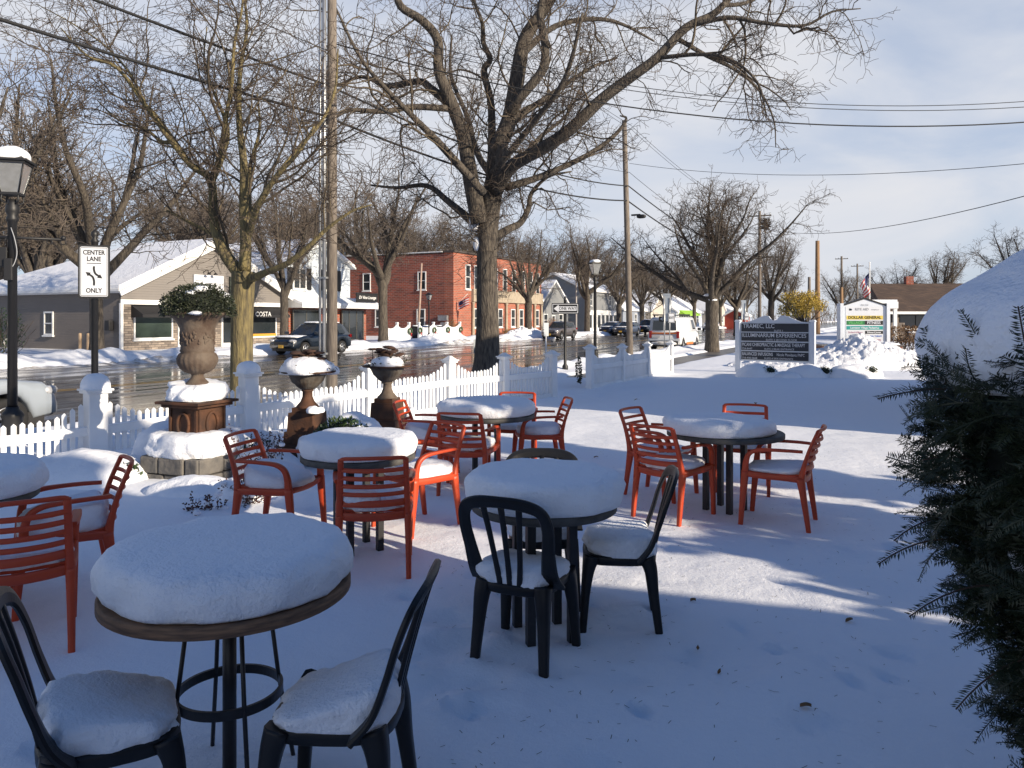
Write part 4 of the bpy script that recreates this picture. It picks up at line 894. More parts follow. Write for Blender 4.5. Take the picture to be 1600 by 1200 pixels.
table('grey edged round table under thick snow between the urns and the black chairs', -1.17, 5.85, .43, .72, GREYT, .155, 3, rz=.62, over=1.0)
table('round table with the broadest snow cap, nearest the white fence', -.28, 8.3, .525, .72, GREYT, .155, 4, rz=.1, over=.99)
table('round table with snow slipped to its left half, in the middle of the open snow', 1.94, 7.0, .52, .72, GREYT, .14, 6, rz=.75, over=.93, shift=(-.06, .03), tilt=(-.02, .0))
table('round snow covered table cut by the left edge of the picture', -3.28, 4.52, .43, .72, GREYT, .18, 7, rz=.4)

# ---- orange armchair with horizontal slats: seat faces +y
def make_orange(label, loc, rz, snow, group='orange slatted armchairs'):
    r = thing('orange_armchair', label, 'chair', loc, rz, group); X = (1, 0, 0)
    for s in (-1, 1):
        MB().tube(catmull([(s*.232, -.285, -.05), (s*.232, -.262, .12), (s*.23, -.235, .30), (s*.228, -.215, .43)], 4), [.0165, .019, .022, .026], ref=X, flat=[.017, .021, .026, .034], chamfer=True).build('rear_leg', ORANGE, r)
        MB().tube(catmull([(s*.252, .265, -.05), (s*.255, .25, .15), (s*.257, .232, .34), (s*.258, .222, .46)], 4), [.016, .018, .02, .02], ref=X, flat=[.018, .022, .028, .03], chamfer=True).build('front_leg', ORANGE, r)
        MB().tube(catmull([(s*.258, .222, .455), (s*.262, .214, .54), (s*.266, .188, .605), (s*.268, .12, .642), (s*.266, .0, .652), (s*.258, -.13, .654), (s*.243, -.235, .652)], 5), [.019, .02, .022, .024, .022, .019, .016], ref=X, flat=[.027, .023, .018, .014, .012, .012, .012], chamfer=True).build('armrest', ORANGE, r)
    up = [(-.222, .42), (-.236, .50), (-.262, .60), (-.296, .70), (-.345, .815)]
    bf = MB()
    for s in (-1, 1): bf.tube(catmull([(s*(.228-.004*i), y, z) for i, (y, z) in enumerate(up)], 4), [.023, .021, .02, .019, .019], ref=X, flat=[.028, .02, .015, .013, .013], chamfer=True)
    bf.tube(catmull([(-.212, -.338, .80), (-.2, -.349, .822), (-.1, -.372, .826), (0, -.379, .827), (.1, -.372, .826), (.2, -.349, .822), (.212, -.338, .80)], 4), .012, ref=(0, 0, 1), flat=.012, chamfer=True)
    bf.build('back_frame', ORANGE, r)
    for i, z in enumerate((.745, .688, .631, .574, .508)):
        y = np.interp(z, [q[1] for q in up], [q[0] for q in up]); hgt = .0145 if i < 4 else .023; c = .042
        b = MB(); b.tube(catmull([(-.222, y, z), (-.12, y-c*.75, z-.004), (0, y-c, z-.006), (.12, y-c*.75, z-.004), (.222, y, z)], 4), hgt, ref=(0, .25, 1), flat=.006, chamfer=True); b.build('slat', ORANGE, r)
    b = MB(); n = 9; vs = []
    for i in range(n):
        y = -.225+.455*i/(n-1)
        for j in range(9):
            x = -.24+.48*j/8; q = (x/.24)**2; zz = .452-.018*math.sin(math.pi*i/(n-1))+.012*q-(.022*max(0, i-6)**1.3*.35)
            vs.append((x*(1.03 if i > 4 else .96), y, zz))
    m_ = len(vs); vs += [(x, y, z-.018) for x, y, z in vs]
    fs = [(i*9+j, i*9+j+1, (i+1)*9+j+1, (i+1)*9+j) for i in range(n-1) for j in range(8)]
    fs += [tuple(m_+q for q in f[::-1]) for f in fs]
    ed = [j for j in range(9)]+[i*9+8 for i in range(1, n)]+[(n-1)*9+j for j in range(7, -1, -1)]+[i*9 for i in range(n-2, 0, -1)]
    fs += [(ed[i], m_+ed[i], m_+ed[(i+1) % len(ed)], ed[(i+1) % len(ed)]) for i in range(len(ed))]
    b.add(vs, fs); b.build('seat', ORANGE, r)
    b = MB()
    for s in (-1, 1): b.tube(catmull([(s*.231, -.222, .418), (s*.247, -.08, .428), (s*.255, .08, .43), (s*.256, .232, .44)], 4), .018, ref=X, flat=.026, chamfer=True)
    b.tube(catmull([(-.228, -.222, .42), (-.12, -.245, .412), (0, -.252, .408), (.12, -.245, .412), (.228, -.222, .42)], 4), .028, ref=(0, 0, 1), flat=.012, chamfer=True)
    b.tube(catmull([(-.25, .226, .44), (0, .245, .432), (.25, .226, .44)], 4), .02, ref=(0, 0, 1), flat=.012, chamfer=True)
    b.build('seat_rail', ORANGE, r)
    h, sd, tl_ = snow
    b = MB(); snow_cap(b, (0, .005, .44), .232, h, sd, 1.0, sq=.55, ry=.235, amp=.024, tilt=tl_, nu=48)
    if sd % 3 == 0: b.blob((-.08, -.245, .545), (.13, .03, .05), .8, .7, sd, .012, 9, -.9, 24, 10)
    b.build('seat_snow', SNOW, r)
    return r
ORS = [(-2.66, 4.16, 31, .10, 1, (0, -.02), 'orange armchair seen from behind, cut by the left edge of the picture'),
       (-2.80, 4.80, 124, .20, 2, (0, -.05), 'orange armchair facing left, heaped with snow, right of the left edge table'),
       (-1.84, 6.08, -103, .17, 3+1, (0, -.06), 'orange armchair facing right, beside the twiggy shrub and stone block base'),
       (-.97, 5.42, 9, .13, 3, (0, 0), 'orange armchair with its back square to the camera and snow caught in its slats'),
       (-.80, 6.46, 136, .14, 5, (0, .0), 'brightly sunlit orange armchair right of the table between urns and black chairs'),
       (-.90, 8.42, -98, .16, 7, (0, -.07), 'small looking orange armchair at the left side of the table nearest the fence'),
       (-.44, 7.78, -12, .12, 6, (0, 0), 'orange armchair with its back to the camera before the table nearest the fence'),
       (.30, 8.75, 97, .15, 8, (0, .0), 'orange armchair facing left at the right side of the table nearest the fence'),
       (.02, 9.15, 172, .12, 10, (0, 0), 'orange armchair mostly hidden behind the table nearest the fence'),
       (1.48, 7.62, -128, .05, 11, (0, 0), 'orange armchair behind the left side of the table in the open snow'),
       (1.43, 6.82, -44, .10, 13, (0, 0), 'orange armchair seen from behind at the front left of the table in the open snow'),
       (2.36, 7.84, 160, .11, 14, (0, 0), 'orange armchair behind the open snow table, only its top rail showing above the cap'),
       (2.29, 6.62, 62, .075, 16, (0, -.02), 'orange armchair facing left at the right of the table in the open snow')]
for x, y, a, h, sd, tl_, lb in ORS: make_orange(lb, (x, y, 0), R(a), (h*.76, sd, tl_))

# ---- black resin bistro chair with arched back
def make_black(label, loc, rz, snow, group='black arched back chairs'):
    r = thing('black_chair', label, 'chair', loc, rz, group); X = (1, 0, 0)
    for s in (-1, 1):
        MB().tube(catmull([(s*.172, .158, .432), (s*.186, .178, .36), (s*.20, .195, .22), (s*.215, .215, -.05)], 4), [.046, .036, .027, .020], ref=X, flat=[.044, .034, .025, .019], chamfer=True).build('front_leg', BLACKR, r)
        MB().tube(catmull([(s*.158, -.150, .432), (s*.170, -.172, .36), (s*.18, -.19, .22), (s*.195, -.225, -.05)], 4), [.044, .036, .028, .021], ref=X, flat=[.046, .036, .026, .02], chamfer=True).build('rear_leg', BLACKR, r)
    arch = [(-.20, -.10, .425), (-.202, -.165, .50), (-.212, -.212, .62), (-.224, -.25, .74), (-.205, -.286, .83), (-.13, -.312, .868), (0, -.322, .878), (.13, -.312, .868), (.205, -.286, .83), (.224, -.25, .74), (.212, -.212, .62), (.202, -.165, .50), (.20, -.10, .425)]
    P = catmull(arch, 5); b = MB(); vs = []
    w = lerp_list([.058, .044, .034, .031, .032, .033, .030, .033, .032, .031, .034, .044, .058], len(P))
    ctr = Vector((0, -.22, .60))
    for i, p in enumerate(P):                   # band lying in the plane of the back, with a rolled rim
        t = (P[min(i+1, len(P)-1)]-P[max(i-1, 0)]).normalized(); nrm = Vector((0, .95, .30)); nrm = (nrm-t*nrm.dot(t)).normalized(); o = t.cross(nrm)
        if o.dot(ctr-p) > 0: o = -o
        a = w[i]
        vs += [p+o*x+nrm*y for x, y in ((a, -.011), (a+.004, 0), (a, .010), (.3*a, .013), (-.7*a, .009), (-a, 0), (-.7*a, -.009), (.3*a, -.013))]
    n = len(P); b.add(vs, [(i*8+j, (i+1)*8+j, (i+1)*8+(j+1) % 8, i*8+(j+1) % 8) for i in range(n-1) for j in range(8)], False)
    b.build('back_frame', BLACKR, r)
    for x0, x1 in ((-.052, -.098), (0, 0), (.052, .098)):
        MB().tube(catmull([(x0, -.195, .425), ((x0*2+x1)/3, -.225, .56), ((x0+2*x1)/3, -.268, .72), (x1, -.312, .862)], 5), [.015, .0135, .014, .016], ref=X, flat=.0075, chamfer=True).build('slat', BLACKR, r)
    b = MB(); nu = 40; vs = []
    pw = lambda q: math.copysign(abs(q)**.6, q)
    for q, z in ((1.0, .388), (1.03, .392), (1.04, .428), (1.02, .439), (.96, .442), (.85, .436), (.4, .43)):
        for j in range(nu):
            th = 2*math.pi*j/nu; y = pw(math.sin(th))*.205; x = pw(math.cos(th))*(.198+.014*math.sin(th)); vs.append((x*q, y*q, z-.012*(1+math.cos(2*th))*(.38 > z)))
    k = 7; b.add(vs, [(i*nu+j, i*nu+(j+1) % nu, (i+1)*nu+(j+1) % nu, (i+1)*nu+j) for i in range(k-1) for j in range(nu)]+[tuple(6*nu+j for j in range(nu)), tuple(range(nu))[::-1]], True).build('seat', BLACKR, r)
    h, sd, tl_ = snow
    snow_cap(MB(), (0, .0, .428), .195, h, sd, 1.0, sq=.62, ry=.2, amp=.034, tilt=tl_, nu=56).build('seat_snow', SNOW, r)
    return r
for x, y, a, h, sd, tl_, lb in ((-1.34, 2.56, -61, .135, 21, (0, -.05), 'black chair at the bottom left corner facing the wooden edged table'),
                                (-.60, 2.70, 86, .125, 22, (0, -.07), 'black chair at the bottom middle, right of the wooden edged table, seen from its side'),
                                (.07, 4.06, -24, .13, 23, (0, -.02), 'black chair with its arched back to the camera before the dark edged table'),
                                (.63, 4.52, 84, .16, 24, (0, -.02), 'black chair facing left at the right of the dark edged table'),
                                (.19, 4.84, 178, .13, 25, (0, 0), 'black chair behind the dark edged table, its arch top just above the snow')):
    make_black(lb, (x, y, -.035), R(a), (h*.74, sd, tl_))

# ================================================================== FENCES
def fence(name, label, posts, panel_prof, spacing=.092, pw_=.058):
    """posts: (x, y, top, half width, base shift, snow cap height)"""
    o = posts[0]; r = thing(name, label, 'fence', (o[0], o[1], 0))
    for i, (x, y, top, hw, zb, sn) in enumerate(posts):
        d = Vector((posts[min(i+1, len(posts)-1)][0]-posts[max(i-1, 0)][0], posts[min(i+1, len(posts)-1)][1]-posts[max(i-1, 0)][1], 0)).normalized(); a = math.atan2(d.y, d.x); lx, ly = x-o[0], y-o[1]
        p = MB(); p.bbox((lx, ly, (top-.12-.4)/2), (hw*2, hw*2, top-.12+.4), .008, a)
        po = p.build('post', VINYL, r)
        c = MB(); c.bbox((lx, ly, top-.115), (hw*2+.07, hw*2+.07, .035), .008, a); c.bbox((lx, ly, top-.085), (hw*2+.11, hw*2+.11, .028), .008, a); c.box((lx, ly, top-.035), (hw*2+.05, hw*2+.05, .072), a, taper=.25); c.build('cap', VINYL, po)
        if sn:
            s_ = MB(); s_.blob((lx, ly, top-.07), (hw+.055, hw+.055, sn), .8, .75, i+3, .012, 7, -.15, 24, 12, a); s_.build('cap_snow', SNOW, po)
    for i in range(len(posts)-1):
        A = Vector((posts[i][0]-o[0], posts[i][1]-o[1], 0)); B_ = Vector((posts[i+1][0]-o[0], posts[i+1][1]-o[1], 0)); d = B_-A; L = d.length; d.normalize(); a = math.atan2(d.y, d.x)
        h0, h1 = posts[i][3], posts[i+1][3]; z0, z1 = posts[i][4], posts[i+1][4]; n = int((L-h0-h1-.03)/spacing); nrm = Vector((-d.y, d.x, 0))
        b = MB()
        for j in range(n):
            u = h0+.015+(L-h0-h1-.03)*(j+.5)/n; f = u/L; zz = z0+(z1-z0)*f
            e = min(f, 1-f)*L; top = zz+panel_prof(e)+.0*j; p = A+d*u
            p = p+d*random.uniform(-.004, .004); top += random.uniform(-.008, .008); ln_ = d*random.uniform(-.008, .008); wv = d*(pw_/2); th = nrm*.011; bz = Vector((0, 0, -.25)); tz = Vector((0, 0, top-.03)); pk = Vector((0, 0, top))
            q = [p-wv-th+bz, p+wv-th+bz, p+wv-th+tz+ln_, p-th+pk+ln_, p-wv-th+tz+ln_]
            b.prism(q, (0, 0, 0), th*2)
        pn = b.build('picket_panel', VINYL, r)
        for zr in (.50, .02):
            if zr > .3:            # a line of snow left along the top rail
                P_ = [A.lerp(B_, .04+.92*i_/30)-nrm*.030+Vector((0, 0, z0+(z1-z0)*i_/30+zr+hh_)) for i_, hh_ in ((i_, .058) for i_ in range(31))]
                MB().tube(P_, [max(.003, .011+.016*noise.noise(Vector((p_.x*3.1+i, p_.y*3.1, 4)))) for p_ in P_], 6).build('rail_snow', SNOW, pn)
            b = MB(); q = [A+d*(h0-.004)-nrm*.014, B_-d*(h1-.004)-nrm*.014]; hh = .055
            b.prism([q[0]+Vector((0, 0, z0+zr-hh)), q[1]+Vector((0, 0, z1+zr-hh)), q[1]+Vector((0, 0, z1+zr+hh)), q[0]+Vector((0, 0, z0+zr+hh))], (0, 0, 0), nrm*-.034); b.build('rail', VINYL, pn)
prof1 = lambda e: .70+.26*max(0, 1-e/.55)**1.25 if e < .55 else .70
fence('picket_fence', 'long white picket fence with dipped panels and snow capped posts along the planting bed',
      [(-6.95, 8.36, .86, .115, -.27, .2), (-5.45, 10.05, .90, .115, -.22, .2), (-4.0, 11.66, 1.0, .11, -.13, .17), (-2.49, 13.38, .97, .075, -.06, 0), (-1.2, 14.83, 1.02, .075, 0, 0), (-.16, 16.0, 1.03, .075, 0, 0), (.9, 17.2, 1.03, .085, 0, 0)], prof1)
prof2 = lambda e: .72+.25*max(0, 1-e/.5)**1.25 if e < .5 else .72
fence('picket_fence', 'shorter white picket fence right of the gap, partly in blue shade', [(1.97, 19.4, 1.09, .085, 0, 0), (3.03, 21.1, 1.05, .07, 0, 0), (4.02, 22.8, 1.05, .07, 0, 0), (5.04, 24.4, 1.04, .075, 0, 0)], prof2, spacing=.075, pw_=.056)
# white panel fences with wreaths across the street
def wreath(p, label):
    b = MB(); n = 18
    b.tube([Vector((.20*math.cos(a), 0, .20*math.sin(a))) for a in [2*math.pi*i/n for i in range(n+1)]], [.07+.014*math.sin(i*2.1) for i in range(n+1)], 8, ref=(0, 1, 0), caps=False)
    rr = random.Random(3)
    for i in range(120):
        a = rr.uniform(0, 6.28); q = Vector((.20*math.cos(a), 0, .20*math.sin(a))); d = Vector((rr.gauss(0, 1), rr.gauss(0, 1), rr.gauss(0, 1))).normalized(); b.tube([q, q+d*.11], [.012, .004], 3, caps=False)
    o = thing('wreath', label, 'wreath', p, ANG, 'wreaths on the white fence across the street'); b.build('greenery', BOXG, o)
    MB().blob((0, -.09, -.2), (.09, .05, .07), 1, 1, 2, .01, 5, -1, 10, 6).tube([(0, -.09, -.2), (-.08, -.1, -.4)], .02, 4).tube([(0, -.09, -.2), (.08, -.1, -.4)], .02, 4).build('bow', mat('red_bow', (.35, .02, .02), .6), o)
def far_fence(label, s0, s1, t_, n, wl_):
    r = thing('panel_fence', label, 'fence', st(s0, t_), ANG); L = s1-s0
    for i in range(n+1):
        x = L*i/n; po = MB().box((x, 0, .6), (.16, .16, 1.5)).build('post', VINYL, r); MB().box((x, 0, 1.39), (.24, .24, .08), taper=.6).build('cap', VINYL, po)
        if wl_[i]: wreath(st(s0+x, t_)+N*(-.13)+Vector((0, 0, .72)), wl_[i])
    for i in range(n):
        a, b_ = L*i/n+.08, L*(i+1)/n-.08; pts = [(a, 0, -.1), (b_, 0, -.1)]+[(b_+(a-b_)*q/10, 0, .95+.28*abs(2*q/10-1)**2.5) for q in range(11)]
        MB().prism(pts, (0, -.02, 0), (0, .03, 0)).build('panel', VINYL, r)
# these stand across the pavement, square to the street side wall
far_fence('white scalloped panel fence with wreaths before the red brick wall', 52.5, 59.0, 35.2, 3, ['wreath on the leftmost post of the white fence before the brick wall', 'wreath on the second post, right of the black lamp', 'wreath on the third post of the white fence before the brick wall', 'wreath on the rightmost post of the white fence before the brick wall'])
far_fence('short white panel fence left of the street tree before the brick wall', 47.0, 50.2, 34.6, 2, [None, None, 'wreath on the short white fence left of the street tree'])

# ================================================================== URNS
def leaves(b, rng, c, r, n, size, e=1.0, shell=.6, up=0, zmin=-1, flat=1.0):
    for i in range(n):
        while True:
            d = Vector((rng.gauss(0, 1), rng.gauss(0, 1), rng.gauss(0, 1))).normalized()
            if d.z > zmin: break
        k = rng.uniform(shell, 1.0)**.5
        bump = 1+.12*noise.noise(d*3.1)+.07*noise.noise(d*8)
        p = Vector((d.x*r[0], d.y*r[1], d.z*r[2]))*k*bump+Vector(c)
        t = (d+Vector((rng.gauss(0, .6), rng.gauss(0, .6), rng.gauss(0, .6)+up))).normalized(); w = t.orthogonal().normalized(); w.rotate(Matrix.Rotation(rng.uniform(0, 6.28), 3, t)); L = size*rng.uniform(.6, 1.3)
        b.add([p, p+t*L*.5+w*L*.3, p+t*L, p+t*L*.5-w*L*.3], [(0, 1, 2, 3)])
    return b
def block_base(r, w, h, rz):
    b = MB(); rng = random.Random(5); H = h/2
    for course in range(2):
        for side in range(4):
            M = Matrix.Rotation(rz+side*math.pi/2, 3, 'Z'); x = -w/2+(.0 if course else 0); q = 0
            while x < w/2-.02:
                L = min(rng.uniform(.22, .40), w/2-x)
                if w/2-x-L < .1: L = w/2-x
                c = M @ Vector((x+L/2, -w/2+.09-rng.uniform(0, .03), -.08+H*(course+.5)))
                b.bbox(c, (L-.012, .2, H-.008), .022, rz+side*math.pi/2); x += L
    b.box((0, 0, h/2-.1), (w-.22, w-.22, h-.03), rz)
    return b.build('block_base', BLOCKS, r)
U = thing('garden_urn', 'tallest rusty urn on an iron pedestal and stone block base, with a clipped boxwood ball', 'urn', (-3.46, 8.45, 0), R(68))
bb = block_base(U, .78, .36, 0)
sb = MB(); snow_cap(sb, (0, 0, .26), .40, .27, 31, 1.02, sq=.6, amp=.06, nu=72); sb.build('base_snow', SNOW, U)
pd = MB(); pd.box((0, 0, .53), (.40, .40, .62)); pd.box((0, 0, .34), (.48, .48, .12)); pd.bbox((0, 0, .80), (.52, .52, .035), .008); pd.bbox((0, 0, .835), (.61, .61, .03), .008)
for side in range(4):
    M = Matrix.Rotation(side*math.pi/2, 4, 'Z'); pd.M = M
    pd.tube([(.08*math.cos(a), -.208, .60+.125*math.sin(a)) for a in [2*math.pi*i/24 for i in range(25)]], .017, 8, ref=(0, 1, 0), caps=False)
    for s_ in (-1, 1): pd.box((s_*.18, -.206, .56), (.03, .02, .46))
pd.M = None; pd.build('pedestal', RUST, U)
sb = MB(); snow_cap(sb, (-.01, 0, .852), .265, .19, 33, 1.0, sq=.66, amp=.05, tilt=(.04, .03)); sb.build('pedestal_snow', SNOW, U)
flute = lambda a, z: 1+(.035*abs(math.sin(a*11))-.02 if 1.13 < z < 1.36 else 0)
ub = MB(); ub.M = Matrix.Diagonal((.9, .9, 1, 1)); ub.lathe([(.15, 1.0), (.145, 1.03), (.10, 1.07), (.075, 1.10), (.07, 1.125), (.085, 1.14), (.14, 1.155), (.20, 1.20), (.232, 1.26), (.238, 1.31), (.215, 1.355), (.19, 1.375), (.205, 1.39), (.195, 1.41), (.192, 1.55), (.205, 1.64), (.245, 1.72), (.30, 1.765), (.345, 1.785), (.352, 1.80), (.33, 1.815), (.25, 1.79)], 88, fn=flute)
ub.build('urn_body', URNST, U)
rng = random.Random(12)
rb = MB()
for i in range(90):                            # worn relief band
    a = rng.uniform(0, 6.28); z = rng.uniform(1.47, 1.6); rb.blob((.172*math.cos(a), .172*math.sin(a), z), (.016, .016, rng.uniform(.012, .035)), 1, 1, i, .004, 20, -1, 6, 4)
rb.build('relief', URNST, U)
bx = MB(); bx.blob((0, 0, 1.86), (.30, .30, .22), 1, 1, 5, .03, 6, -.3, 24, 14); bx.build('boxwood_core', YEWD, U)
lb_ = leaves(MB(), rng, (0, 0, 1.83), (.385, .385, .295), 7500, .026, zmin=-.2, shell=.5); lb_.build('boxwood_ball', BOXL, U)
for x, y, z, a, c in ((-.10, -.14, 2.065, .07, .04), (.27, -.1, 1.985, .08, .05), (.345, -.08, 1.89, .06, .05), (-.2, -.1, 2.02, .06, .025), (-.27, -.22, 1.80, .08, .015)): MB().blob((x, y, z), (a, a, c), 1, 1, int(abs(x)*90), .025, 9, -.9, 16, 10).build('clinging_snow', SNOW, U)

def small_urn(label, x, y, seed, rz, cap, sn):
    r = thing('garden_urn', label, 'urn', (x, y, 0), rz+R(38))
    p = MB(); p.box((0, 0, .02), (.50, .50, .38)); p.box((0, 0, .27), (.42, .42, .18), taper=.96); p.box((0, 0, .46), (.36, .36, .26), taper=.92); p.box((0, 0, .60), (.27, .27, .10))
    p.build('pedestal', RUST, r)
    fl_ = lambda a, z: 1+(.04*abs(math.sin(a*13))-.02 if .88 < z < 1.04 else 0)
    MB().lathe([(.145, .64), (.13, .67), (.085, .72), (.062, .78), (.06, .84), (.078, .855), (.07, .87)], 40).build('stem', URNST if seed == 2 else RUST, r)
    MB().lathe([(.06, .862), (.11, .89), (.19, .97), (.228, 1.05), (.255, 1.075)], 78, fn=fl_).build('bowl', URNGR, r)
    MB().lathe([(.24, 1.068), (.33, 1.076), (.345, 1.085), (.34, 1.098), (.25, 1.10), (.1, 1.07)], 48).build('rim', RUST, r)
    rng = random.Random(seed); b = MB(); lv = MB()
    for i in range(26):                         # wilted sedum heads on stalks
        a = rng.uniform(0, 6.28); q = Vector((rng.gauss(0, .07), rng.gauss(0, .07), 1.1)); d = Vector((math.cos(a)*rng.uniform(.1, .62), math.sin(a)*rng.uniform(.1, .62), 1)).normalized(); L = rng.uniform(.14, .27)
        b.tube([q, q+d*L*.6, q+d*L], [.006, .005, .005], 4, caps=False); e = q+d*L
        b.blob(e, (rng.uniform(.05, .085), rng.uniform(.05, .085), .018), 1, 1, i, .012, 20, -1, 9, 5)
    b.build('dried_flowers', DLEAF, r)
    for i in range(140):
        a = rng.uniform(0, 6.28); q = Vector((math.cos(a)*rng.uniform(.15, .36), math.sin(a)*rng.uniform(.15, .36), rng.uniform(1.08, 1.2))); t = Vector((math.cos(a), math.sin(a), rng.gauss(0, .7))).normalized(); w = t.cross(Vector((0, 0, 1))).normalized()*.016; lv.add([q, q+t*.025+w, q+t*.055, q+t*.025-w], [(0, 1, 2, 3)])
    lv.build('trailing_leaves', BOXL, r)
    for c, rr_, sd in cap: sn.append((c, rr_, sd))
    for c, rr_, sd in cap: MB().blob(c, rr_, .9, .95, sd, .055, 5, -.25, 40, 18).build('snow', SNOW, r)
small_urn('grey fluted urn on a rusty pedestal, heaped high with snow', -2.53, 9.5, 1, R(36), [((-.02, 0, 1.11), (.34, .32, .17), 41), ((.25, -.1, 1.07), (.15, .15, .11), 43), ((-.12, -.2, .62), (.14, .08, .07), 45), ((-.30, -.22, .12), (.20, .16, .26), 46)], [])
small_urn('grey fluted urn with dried flower heads and little snow, nearer the fence post', -1.72, 10.6, 2, R(36), [((-.09, -.06, 1.12), (.23, .22, .10), 51), ((.17, .0, 1.12), (.14, .14, .055), 52), ((.30, -.24, .22), (.13, .12, .28), 53)], [])

# ================================================================== PLANTS OF THE BED
def mound(name, label, x, y, rx, ry, h, seed, leaf=None, n=0, cat='shrub', zc=0.0):
    r = thing(name, label, cat, (x, y, 0))
    MB().blob((0, 0, zc), (rx, ry, h), .95, .95, seed, .07, 2.2, -.4, 44, 20).build('snow', SNOW, r)
    if leaf:
        rng = random.Random(seed); lb = leaves(MB(), rng, (leaf[0], leaf[1], leaf[2]), leaf[3], n, .05, zmin=-.5, up=.5); lb.build('foliage', BOXG, r)
        MB().blob(leaf[:3], (leaf[3][0]*.82, leaf[3][1]*.82, leaf[3][2]*.8), 1, 1, seed, .03, 4, -.8, 20, 10).build('shrub_core', YEWD, r)  # solid dark core behind the leaves
    return r
mound('snowy_shrub', 'boxwood shrub with bared green leaves under a slab of snow between the grey urns', -1.86, 9.3, .44, .4, .60, 61, (-.12, -.30, .30, (.34, .22, .27)), 1100)
mound('snowy_shrub', 'low snow buried shrub in front of the picket fence, left of the tallest urn', -4.6, 8.3, .75, .55, .30, 62, (.52, -.18, .1, (.16, .12, .12)), 90)
mound('snowy_shrub', 'smooth white snow mound against the fence, left of the block base', -4.1, 9.3, .5, .5, .5, 63)
mound('snowy_shrub', 'small flat snow topped shrub right of the tallest urn, below the wide fence post', -3.35, 10.0, .33, .3, .26, 64, (0.0, -.12, .1, (.3, .22, .10)), 260)
mound('snowy_shrub', 'rounded snow mound behind the orange armchair, left of the grey urn', -2.75, 8.6, .42, .36, .30, 65)
mound('snowy_shrub', 'low snow mound at the foot of the stone block base, right side', -2.55, 7.45, .30, .26, .26, 66)
mound('snowy_shrub', 'low snow drift mound before the stone block base', -3.1, 7.65, .55, .3, .17, 67)
def twiggy(label, x, y, n, h, w, seed):
    r = thing('barberry_shrub', label, 'shrub', (x, y, 0), 0, 'twiggy shrubs in the planting bed'); rng = random.Random(seed); b = MB(); lf = MB(); sn = MB()
    for i in range(n):
        P = walk(rng, Vector((rng.gauss(0, .07), rng.gauss(0, .06), -.03)), Vector((rng.gauss(0, w), rng.gauss(0, w), 1)), h*rng.uniform(.5, 1.1), 6, .14, .04); b.tube(P, [.004, .004, .0035, .003, .003, .002, .002], 4, caps=False)
        for j in range(22):
            q = P[rng.randint(1, 6)]+Vector((rng.gauss(0, .012), rng.gauss(0, .012), rng.gauss(0, .02))); t = Vector((rng.gauss(0, 1), rng.gauss(0, 1), rng.gauss(.3, .8))).normalized(); u = t.orthogonal().normalized()*.009; lf.add([q, q+t*.014+u, q+t*.03, q+t*.014-u], [(0, 1, 2, 3)])
        if i % 2 == 0: q = P[rng.randint(3, 6)]; sn.blob(q, (.035, .035, .022), 1, 1, i, .008, 12, -1, 9, 6)
    b.build('stems', YEWC, r); lf.build('leaves', BARBL, r); sn.build('clinging_snow', SNOW, r)
twiggy('upright twiggy shrub with small dark red leaves left of the grey urn heaped with snow', -2.62, 8.2, 24, .62, .22, 3)
twiggy('twiggy snow dusted shrub at the right corner of the stone block base', -2.5, 7.25, 20, .36, .4, 4)
twiggy('low twiggy shrub just left of the orange chair by the block base', -2.75, 6.9, 12, .22, .45, 5)
twiggy('sparse twiggy shrub poking from snow between block base and fence post', -3.05, 9.4, 14, .4, .35, 6)
# buried plants at the foot of the tenant sign
for x, y, rx, h, sd, lb in ((7.3, 22.9, .62, .40, 71, 'snow mound at the left foot of the dark tenant sign'), (8.9, 22.9, .72, .36, 72, 'snow mound under the right half of the dark tenant sign'), (10.1, 22.7, .85, .40, 73, 'snow mound right of the dark tenant sign'), (8.1, 22.8, .5, .16, 74, 'lowest snow mound in the middle under the dark tenant sign')):
    mound('snowy_shrub', lb, x, y, rx, .5, h, sd, (rx*.4, -.25, h*.5, (.22, .2, .12)) if sd in (71, 72, 73) else None, 160)['group'] = 'snow mounds under the tenant sign'

